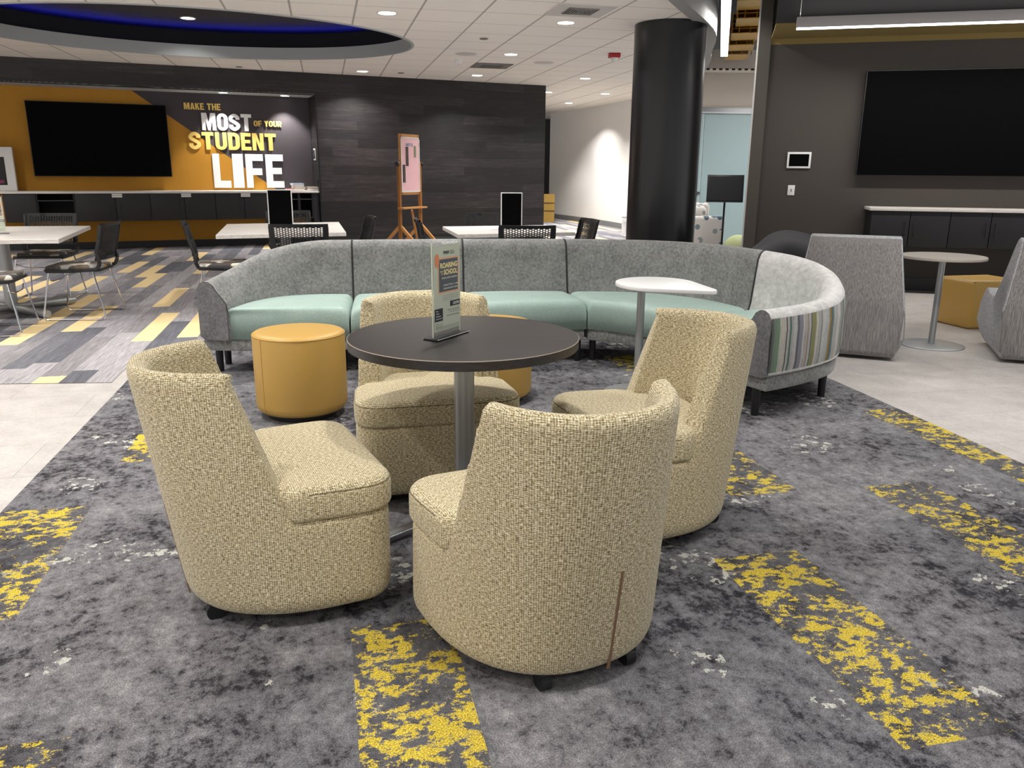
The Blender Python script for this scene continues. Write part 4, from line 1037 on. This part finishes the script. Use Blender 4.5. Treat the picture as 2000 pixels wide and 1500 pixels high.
def opencab(label, a, b_, door=False):
    c = rthing('open_cabinet', label, 'cabinet', a, .03, ZB, 'black cabinets under the long counter', MW); W = b_-a; H = .92-ZB; bm = bmesh.new()
    for x in (.01, W-.01): box(bm, (x, .29, H/2), (.02, .55, H))
    for z in (.01, H-.01): box(bm, (W/2, .29, z), (W, .55, .02))
    box(bm, (W/2, .56, H/2), (W, .01, H)); obj('carcass', bm, 'cabinside', c, False)
    obj('shelf', B((W/2, .27, H-.12), (W-.04, .5, .015)), 'base', c, False); return c
opencab('open black shelf unit under the counter near the left table', s_at(53), s_at(117))
opencab('open black shelf unit behind the upright black sign', s_at(500), s_at(570)); opencab('narrow open black shelf unit at the right end of the long counter', s_at(570), s_at(605))
c = rthing('base_cabinet', 'black cabinet at the left edge of the photo under the counter', 'cabinet', s_at(0), .03, ZB, 'black cabinets under the long counter', MW)
obj('body', B((.22, .29, .22), (.436, .52, .44)), 'cabinside', c, False); obj('door', B((.22, .018, .22), (.43, .02, .44), None, .002), 'darkcab', c)
obj('end_panel', B((0, 0, 0), (.1, .1, .1)), 'darkcab', c) if False else None
e_ = rthing('end_panel', 'black upright end panel closing the long counter at the right', 'panel', s_at(605), .03, 0, Mx=MW); obj('panel', B((.053, .29, .455), (.1, .55, .91)), 'darkcab', e_, False)
# wall lettering: words
FW = MW @ Matrix.Translation((0, .585, 0))
def rr(x0, y0, x1, y1, r):   # rounded rectangle, r = (rx, ry) for corners bl, br, tr, tl
    out = []
    for (cx, cy, sx_, sy_, a0), (rx, ry) in zip(((x0, y0, 1, 1, 180), (x1, y0, -1, 1, 270), (x1, y1, -1, -1, 0), (x0, y1, 1, -1, 90)), r):
        for k in range(9):
            a = math.radians(a0+90*k/8); out.append((cx+sx_*rx+rx*math.cos(a), cy+sy_*ry+ry*math.sin(a)))
    return out
def strip(A, C, closed=True):
    n = len(A); return [[A[i], A[(i+1) % n], C[(i+1) % n], C[i]] for i in range(n if closed else n-1)]
def bx4(x0, y0, x1, y1): return [(x0, y0), (x1, y0), (x1, y1), (x0, y1)]
def glyph(c):
    if c == 'E': return [bx4(0, 0, .38, 1), bx4(.38, 0, 1, .2), bx4(.38, .8, 1, 1), bx4(.38, .41, .9, .6)]
    if c == 'F': return [bx4(0, 0, .38, 1), bx4(.38, .8, 1, 1), bx4(.38, .38, .92, .58)]
    if c == 'L': return [bx4(0, 0, .4, 1), bx4(.4, 0, 1, .21)]
    if c == 'T': return [bx4(.31, 0, .69, .8), bx4(0, .8, 1, 1)]
    if c == 'H': return [bx4(0, 0, .35, 1), bx4(.65, 0, 1, 1), bx4(.35, .4, .65, .6)]
    if c == 'I': return [bx4(0, 0, 1, 1)]
    if c == 'M': return [bx4(0, 0, .26, 1), bx4(.74, 0, 1, 1), [(.26, 1), (.26, .62), (.42, 0), (.5, .0), (.5, .45), (.36, 1)], [(.74, 1), (.64, 1), (.5, .45), (.5, 0), (.58, 0), (.74, .62)]]
    if c == 'N': return [bx4(0, 0, .33, 1), bx4(.67, 0, 1, 1), [(.33, 1), (.33, .6), (.62, 0), (.67, 0), (.67, .4), (.38, 1)]]
    if c == 'A': return [[(0, 0), (.34, 0), (.52, .8), (.52, 1), (.3, 1)], [(1, 0), (.66, 0), (.48, .8), (.48, 1), (.7, 1)], bx4(.3, .18, .7, .36)]
    if c == 'K': return [bx4(0, 0, .35, 1), [(.35, .38), (.5, .56), (.99, 1), (.62, 1), (.35, .66)], [(.38, .5), (.62, .66), (1, 0), (.62, 0)]]
    if c == 'Y': return [[(0, 1), (.36, 1), (.6, .5), (.6, .38), (.4, .38), (.33, .42)], [(1, 1), (.64, 1), (.4, .5), (.4, .38), (.6, .38), (.67, .42)], bx4(.33, 0, .67, .42)]
    if c == 'O': return strip(rr(0, 0, 1, 1, [(.5, .3)]*4), rr(.35, .18, .65, .82, [(.15, .12)]*4))
    if c == 'D': return strip(rr(0, 0, 1, 1, [(0, 0), (.5, .3), (.5, .3), (0, 0)]), rr(.36, .2, .64, .8, [(0, 0), (.14, .12), (.14, .12), (0, 0)]))
    if c == 'R': return [bx4(0, 0, .36, .4)] + strip(rr(0, .36, 1, 1, [(0, 0), (.3, .2), (.45, .25), (0, 0)]), rr(.36, .54, .64, .82, [(0, 0), (.12, .08), (.12, .08), (0, 0)])) + [[(.36, .4), (.7, .44), (1, 0), (.63, 0)]]
    if c == 'U': return strip([(0, 1)]+rr(0, 0, 1, 1, [(.5, .3)]*4)[:18]+[(1, 1)], [(.35, 1)]+rr(.35, .18, .65, .9, [(.15, .12)]*4)[:18]+[(.65, 1)], False)
    if c == 'S':
        P = catmull([Vector(p) for p in [(.82, .66), (.8, .8), (.5, .9), (.19, .78), (.2, .63), (.5, .51), (.8, .38), (.81, .22), (.5, .1), (.2, .2), (.18, .35)]], 5); A, C_ = [], []
        for i, p in enumerate(P):
            t = (P[min(len(P)-1, i+1)]-P[max(0, i-1)]).normalized(); nn = Vector((-t.y, t.x)); A.append((p.x+nn.x*.18, p.y+nn.y*.1)); C_.append((p.x-nn.x*.18, p.y-nn.y*.1))
        return strip(A, C_, False)
def word(name, txt, x0, x1, z0, z1, mat, label, bold=.05):
    s0, s1 = sW(x0), sW(x1); wt = lambda c: {'I': .52, ' ': .45, 'M': 1.3, 'L': .82, 'F': .86, 'E': .88}.get(c, 1.0)
    gap = .12; tot = sum(wt(c) for c in txt)+gap*(len(txt)-1); k = (s1-s0)/tot; x = 0
    t = D.objects.new('wall_lettering', None); t.empty_display_size = .1; COL.objects.link(t); t.matrix_world = FW @ Matrix.Translation((s0, 0, z0)); tag(t, label, 'lettering', 'raised slogan lettering on the recess wall')
    for c in txt:
        if c != ' ':
            bm = bmesh.new()
            for P in glyph(c):
                F_ = [(x+px_*wt(c)*k, pz_*(z1-z0)) for px_, pz_ in P]
                fa, ba = [bm.verts.new((a, -.014, b_)) for a, b_ in F_], [bm.verts.new((a, 0, b_)) for a, b_ in F_]
                bm.faces.new(fa)
                for i in range(len(fa)): j = (i+1) % len(fa); bm.faces.new((fa[i], ba[i], ba[j], fa[j]))
            bmesh.ops.recalc_face_normals(bm, faces=bm.faces); obj('letter', bm, mat, t, False)
        x += (wt(c)+gap)*k
word('w', 'MAKE THE', -5.528, -4.996, 2.262, 2.368, 'letteryellow', 'small yellow raised words MAKE THE at the top of the slogan', .06)
word('w', 'MOST', -5.29, -4.55, 1.935, 2.215, 'letterwhite', 'white raised word MOST of the wall slogan', .07)
word('w', 'OF YOUR', -4.516, -4.088, 2.02, 2.115, 'letteryellow', 'small yellow raised words OF YOUR beside MOST', .06)
word('w', 'STUDENT', -5.50, -4.19, 1.618, 1.905, 'letteryellow', 'yellow raised word STUDENT in the wall slogan', .07)
word('w', 'LIFE', -5.18, -4.10, .985, 1.555, 'letterwhite', 'big white raised word LIFE above the counter', .075)
# counter items
def book(label, s, d, z, w_, dp, h, mat, a=0, grp='books stacked on the long counter'):
    t = rthing('book', label, 'book', s, d, z, grp, MW)
    bm = bmesh.new(); box(bm, (0, 0, h*.08), (w_, dp, h*.16), a); box(bm, (0, 0, h*.92), (w_, dp, h*.16), a); obj('cover', bm, mat, t, False)
    obj('pages', B((0, 0, h/2), (w_-.01, dp-.01, h*.7), a), 'paper', t, False)
zc = .944
sb = s_at(572)+.01
book('tan book at the bottom of the counter book stack', sb, .25, zc, .2, .26, .035, 'tanbook'); book('red-brown book in the middle of the counter book stack', sb+.01, .25, zc+.035, .2, .25, .03, 'brown', .05)
book('pale book second from the top of the counter stack', sb-.0, .25, zc+.065, .2, .25, .03, 'tanbook', -.04); book('light blue book on top of the counter stack', sb-.01, .25, zc+.095, .2, .25, .03, 'bluebook', .03)
book('pink book lying left of the counter book stack', sb-.16, .2, zc, .1, .2, .03, 'redbook', .1); book('flat brown book at the right end of the counter', s_at(605)+.03, .25, zc, .22, .26, .04, 'brown', .02); book('thin tan book on the flat brown book at the counter end', s_at(605)+.03, .25, zc+.04, .2, .25, .025, 'tanbook', -.03)
tag(obj('paper_sheet', B(wl(s_at(590)+.02, .2, zc+.003), (.2, .15, .006), YW), 'paper', smooth=False), 'white papers between the books on the counter', 'paper')
t = rthing('wall_control', 'small white touch control on the side of the recess', 'control panel', RS-.03, .22, 1.56, Mx=MW)
obj('frame', B((0, 0, 0), (.02, .16, .20), None, .005), 'whiteplastic', t); obj('screen', B((-.011, 0, 0), (.003, .11, .15)), 'screen', t)
t = rthing('socket_plate', 'black socket plate on the recess side above the counter', 'socket', RS-.026, .2, 1.07, Mx=MW); obj('plate', B((0, 0, 0), (.012, .22, .12)), 'blackplastic', t)
t = rthing('display_box', 'white display case with a rounded dark window at the left edge', 'display box', s_at(0)-.25, .35, .944, Mx=MW)
obj('case', B((.12, 0, .33), (.62, .12, .66), None, .01), 'whiteplastic', t); obj('window', B((.06, -.062, .30), (.5, .006, .42), None, .002), 'blackplastic', t)
obj('picture', B((.12, -.067, .34), (.2, .004, .2)), 'sslate', t); obj('magenta_strip', B((.12, -.067, .14), (.3, .004, .05)), plain('magenta_print', S(120, 40, 80), .5), t)

# ------------------------------------------------------------------ meeting tables and mesh-back chairs
def meeting_table(label, Q, pole, z=.72, feet=None):
    cx, cy = sum(p[0] for p in Q)/4, sum(p[1] for p in Q)/4
    t = thing('meeting_table', label, 'table', (cx, cy, 0), 0, 'white meeting tables at the back')
    obj('tabletop', prism(bmesh.new(), [(x-cx, y-cy) for x, y in Q], z-.036, z, r=.003, seg=1), 'palewood', t)
    px, py = pole[0]-cx, pole[1]-cy
    obj('pole', cyl(bmesh.new(), (px, py, .05), (px, py, z-.036), .052, seg=28), 'alu', t)
    d1 = Vector((.5, -.32, 0)) if feet is None else feet
    for s, v in ((1, d1), (-1, d1), (1, Vector((-d1.y*1.0+.0, d1.x, 0))), (-1, Vector((-d1.y, d1.x, 0)))):
        e2 = Vector((px, py, .045))+v*s; obj('foot', cyl(bmesh.new(), (px, py, .05), tuple(e2), .034, seg=20), 'alu', t)
    return t
TLQ = [(-3.82, 6.88), (-4.385, 8.525), (-5.52, 8.26), (-4.99, 6.61)]
meeting_table('pale wood-top meeting table at the left edge of the photo', TLQ, (-4.62, 7.40), feet=Vector((.50, -.31, 0)))
meeting_table('pale wood-top meeting table left of centre with an upright black sign', [(-2.70, 7.44), (-1.608, 7.905), (-2.012, 9.50), (-3.125, 8.98)], (-2.35, 8.45))
meeting_table('pale wood-top meeting table right of centre near the black column', [(-.52, 7.75), (.618, 8.15), (.357, 9.22), (-.76, 8.85)], (-.07, 8.5))
def mesh_chair_build(label, loc, rot):
    t = thing('mesh_back_chair', label, 'chair', loc, rot, 'black mesh-back sled chairs')
    # faces +x. seat
    P = densify([(.24, -.23), (.24, .23), (-.22, .22), (-.22, -.22)], .05); P = [tuple(v)[:2] for v in arcpts([(.25, -.235, 0), (.25, .235, 0), (-.22, .21, 0), (-.22, -.21, 0)], .07, 4, True)]
    obj('seat_pan', prism(bmesh.new(), P, .42, .445, r=.008, rb=.012, seg=2), 'blackplastic', t)
    Pc = poly_offset(ccw(P), .012); obj('seat_pad', prism(bmesh.new(), Pc, .444, .475, r=.022, seg=4), 'patch', t)
    # backrest: curved panel with slots; local plane y across, z up
    def bp(y, z, off=0):
        f = (z-.46)/.38; return Vector((-.215-.10*f**1.4-.02*math.sin(pi*f)+.10*(y/.24)**2*.35-off, y*(1-.0*f)*(1.0+.06*f), z))
    bm = bmesh.new(); NYs, NZs = 17, 15; y0, y1, z0, z1 = -.2, .2, .545, .815
    def cellbox(ya, yb, za, zb, th=.007):
        a = [bp(ya, za), bp(yb, za), bp(yb, zb), bp(ya, zb)]; b_ = [p+Vector((-th, 0, 0)) for p in a]
        va, vb = [bm.verts.new(p) for p in a], [bm.verts.new(p) for p in b_]
        bm.faces.new(va); bm.faces.new(vb[::-1])
        for i in range(4): bm.faces.new((va[i], vb[i], vb[(i+1) % 4], va[(i+1) % 4]))
    dy = (y1-y0)/NYs; dz = (z1-z0)/NZs
    for i in range(NYs+1): 
        y = y0+i*dy
        for k in range(4): cellbox(y-.0035, y+.0035, z0+(z1-z0)*k/4, z0+(z1-z0)*(k+1)/4)
    for j in range(NZs+1):
        z = z0+j*dz
        for k in range(NYs):
            zz = z+(dz/2 if k % 2 else 0)
            if zz < z1: cellbox(y0+k*dy, y0+(k+1)*dy, zz-.003, zz+.003, .005)
    # rim of the panel
    def band(ya, yb, za, zb, ny, nz):
        for i in range(ny):
            for j in range(nz): cellbox(ya+(yb-ya)*i/ny, ya+(yb-ya)*(i+1)/ny, za+(zb-za)*j/nz, za+(zb-za)*(j+1)/nz, .016)
    band(-.24, .24, .81, .84, 12, 1); band(-.24, -.198, .52, .84, 1, 6); band(.198, .24, .52, .84, 1, 6); band(-.24, .24, .52, .55, 12, 1)
    bmesh.ops.remove_doubles(bm, verts=bm.verts, dist=1e-5)
    obj('backrest', bm, 'blackplastic', t)
    for s in (-1, 1):
        bm = bmesh.new(); pts = [bp(s*.232, .82), bp(s*.234, .70), bp(s*.236, .58), Vector((-.235, s*.235, .50)), Vector((-.21, s*.23, .445)), Vector((.0, s*.225, .43)), Vector((.22, s*.22, .43))]
        for a, b_ in zip(pts, pts[1:]): bar(bm, a, b_, .022, .03, .004)
        obj('side_arm', bm, 'blackplastic', t)
        bm = bmesh.new(); tube(bm, arcpts([(.2, s*.21, .43), (.27, s*.27, .012), (-.25, s*.27, .012), (-.16, s*.21, .43)], .04, 4), .0075, 8); obj('leg', bm, 'chrome', t)
    obj('crossbar', tube(bmesh.new(), arcpts([(.2, -.215, .36), (.22, -.12, .33), (.22, .12, .33), (.2, .215, .36)], .05, 3), .006, 8), 'chrome', t)
    return t
mc = mesh_chair_build('black mesh-back chair right of the left table, facing it, legs in full view', (-3.86, 7.27, 0), math.radians(188))
def place_mc(label, x, y, a): return dup(mc, (x, y, 0), math.radians(a), label)
place_mc('black mesh-back chair cut off by the photo edge, in front of the left table', -4.22, 6.48, 17)
place_mc('black mesh-back chair behind the left table, facing the camera', -4.78, 8.34, 281)
place_mc('black mesh-back chair left of the middle table, partly behind the sofa arm', -2.68, 7.5, 22)
place_mc('black mesh-back chair with its pierced back to the camera at the middle table', -1.93, 7.48, 100)
place_mc('grey-looking chair back behind the middle table, beside the upright black sign', -2.50, 9.30, 293)
place_mc('dark mesh-back chair right of the middle table, just above the sofa back', -1.75, 8.45, 200)
place_mc('dark mesh-back chair left of the right-hand table, beside the easel', -.66, 8.2, 10)
place_mc('mesh-back chair on the far side of the right-hand table, behind its sign', -.23, 9.08, 283)
place_mc('black mesh-back chair with pierced back to the camera at the right-hand table', .10, 7.55, 95)
place_mc('black mesh-back chair at the right end of the right-hand table', .50, 8.3, 195)
sign_holder('clear sign with the same event flyer on the left meeting table', -4.80, 7.02, .72, math.radians(24), .172, .30).location = (-4.72, 7.32, .72)
def black_sign(label, x, y, a, W=.26, H=.36):
    t = thing('tabletop_sign', label, 'sign', (x, y, .72), a, 'white-framed black tabletop signs')
    obj('frame', B((W/2, 0, H/2+.004), (W, .016, H), None, .003), 'white', t); obj('board', B((W/2, -.009, H/2+.004), (W-.02, .004, H-.02)), 'screen', t)
    obj('foot', B((W/2, .02, .004), (W*.7, .09, .008)), 'white', t); return t
black_sign('white-framed black sign standing on the middle meeting table', -2.56, 8.62, math.radians(15), .25, .375)
black_sign('white-framed black sign standing on the right-hand meeting table', -.13, 8.55, math.radians(5), .222, .365)

# ------------------------------------------------------------------ easel
t = thing('easel', 'wooden floor easel holding a pink poster in front of the wood wall', 'easel', (-1.72, 13.8, 0), math.radians(64)); 
# local x = across the board, seen strongly foreshortened
Wd = .62
for s in (-1, 1):
    bm = bmesh.new(); box(bm, (s*Wd/2, 0, .72), (.05, .045, 1.44)); box(bm, (s*Wd/2, 0, .72), (.05, .045, 1.44)); obj('upright', bm, 'pine', t, False)
    bm = bmesh.new(); bar(bm, (s*Wd/2, 0, .42), (s*Wd/2, -.40, .03), .04, .045); bar(bm, (s*Wd/2, 0, .42), (s*Wd/2, .40, .03), .04, .045); obj('foot', bm, 'pine', t, False)
bm = bmesh.new()
for z in (1.84, .94): box(bm, (0, 0, z), (Wd-.06, .03, .06))
for s in (-1, 1): box(bm, (s*(Wd/2-.05), 0, 1.39), (.05, .03, .96))
obj('board_frame', bm, 'pine', t, False); obj('tray', B((0, -.05, .70), (Wd+.1, .12, .025)), 'pine', t, False)
obj('brace', bar(bmesh.new(), (.05, .0, .66), (.30, .05, .05), .03, .03), 'pine', t, False)
for s in (-1, 1): obj('knob', cyl(bmesh.new(), (s*(Wd/2+.03), 0, 1.40), (s*(Wd/2+.06), 0, 1.40), .04, seg=20), 'blackplastic', t)
o = tag(obj('pink_poster', B((0, -.02, 1.39), (Wd-.09, .012, .86)), 'pink', None, False, loc=(-1.72, 13.8, 0), rotz=math.radians(64)), 'pink poster with dark photos pinned to the easel', 'poster')
bm = bmesh.new(); box(bm, (-.10, -.03, 1.52), (.07, .006, .30)); box(bm, (-.20, -.03, 1.25), (.07, .006, .28)); obj('photo_strip', bm, 'photo', o, False)
bm = bmesh.new(); box(bm, (.14, -.03, 1.60), (.05, .006, .18)); obj('green_note', bm, plain('green_note_print', S(130, 140, 110), .6), o, False)
bm = bmesh.new(); put_text(bm, 'MEET US', Matrix.Identity(4), -.12, 1.68, .08, 1.73, 0, .02, .028); obj('blue_lettering', bm, 'bluebook', o, False)
bm = bmesh.new()
for k in range(30):
    z = .97+.028*k; box(bm, ((Wd-.09)/2*(1), -.028, z), (.03, .006, .018)); box(bm, (-(Wd-.09)/2, -.028, z), (.03, .006, .018))
for k in range(18):
    x = -.25+.029*k; box(bm, (x, -.028, 1.81), (.018, .006, .03)); box(bm, (x, -.028, .965), (.018, .006, .03))
obj('scalloped_border', bm, 'swhite', o, False)

# ------------------------------------------------------------------ ceiling fixtures
def downlight(x, y, z, label, r=.088, grp='round ceiling downlights'):
    t = thing('downlight', label, 'ceiling light', (x, y, z), 0, grp)
    obj('trim_ring', lathe(bmesh.new(), [(r, -.0), (r+.018, -.006), (r+.02, .0)], seg=40), 'fascia2', t)
    obj('diffuser', lathe(bmesh.new(), [(0, -.004), (r, -.004)], seg=40), 'lampwhite', t); return t
lab = ['round ceiling downlight right of the oval recess, nearest the camera', 'round ceiling downlight near the square air vent at the top', 'round ceiling downlight in the middle of the tiled ceiling', 'round ceiling downlight above the wood wall, left of the easel', 'round ceiling downlight just before the small air vent', 'round ceiling downlight left of the black column', 'round ceiling downlight beside the end of the wood wall', 'round ceiling downlight closest to the curved white wall', 'farthest round ceiling downlight, above the white wall']
for (x, y), L in zip(DL, lab): downlight(x, y, CZ-.002, L)
downlight(-4.48, 11.99, CZ+.415, 'round downlight inside the dark oval ceiling recess')
lamp((-4.48, 11.99, CZ+.40), 7)
for (x, y), L in (((-4.831, 14.214), 'left round downlight above the wall slogan'), ((-3.944, 14.702), 'right round downlight above the wall slogan')):
    downlight(x, y, 2.525, L, .07, 'downlights in the amber recess'); 
    spot((x, y, 2.515), 170, 95, .5)
def wspot(s, d, pw=90): x, y, z = wl(s, d); return spot((x, y, CZ-.02), pw, 105, .55)
for x, y in ((.75, 21.6), (1.45, 19.9)): spot((x, y, CZ-.02), 90, 85, .5)
for x, y, L in ((-.38, 10.726, 'small round sprinkler cover in the middle ceiling'), (-1.899, 14.415, 'small round sprinkler cover near the easel'), (-4.387, 13.749, 'small round sprinkler cover left, above the amber recess')):
    tag(obj('sprinkler_cover', lathe(bmesh.new(), [(0, -.012), (.045, -.012), (.055, -.002)], seg=24), 'grille', loc=(x, y, CZ)), L, 'sprinkler', 'sprinkler covers')
for x, y, L in ((-.679, 12.09, 'round ceiling speaker beside the smoke detector'), (.438, 12.957, 'round ceiling speaker right of the small vent')):
    tag(obj('ceiling_speaker', lathe(bmesh.new(), [(0, -.008), (.14, -.008), (.155, -.001)], seg=40), 'fascia2', loc=(x, y, CZ)), L, 'speaker', 'ceiling speakers')
tag(obj('smoke_detector', lathe(bmesh.new(), [(0, -.06), (.03, -.058), (.045, -.03), (.055, -.02), (.055, 0)], seg=32), 'whiteplastic', loc=(-.822, 12.743, CZ)), 'white smoke detector on the ceiling beside a round speaker', 'smoke detector')
def vent(x, y, L, s=.6):
    t = thing('air_vent', L, 'vent', (x, y, CZ), YG, 'square ceiling air vents')
    obj('panel', B((0, 0, -.006), (s, s, .012)), 'fascia2' if s > .58 else 'grille', t, False); bm = bmesh.new()
    for k, q in enumerate((.30, .24, .18, .12, .06)):
        for a, b_, c, d in ((0, q/2, q, .014), (0, -q/2, q, .014), (q/2, 0, .014, q), (-q/2, 0, .014, q)): box(bm, (a, b_, -.016-.002*k), (c, d, .01))
    obj('louvre', bm, 'grille', t, False); bm = bmesh.new(); box(bm, (0, 0, -.0135), (.31, .31, .003)); obj('duct_opening', bm, 'blackplastic', t, False)
vent(.66, 8.86, 'square white air vent at the top of the ceiling'); vent(-.355, 13.371, 'square grey air vent above the wood wall', .57)
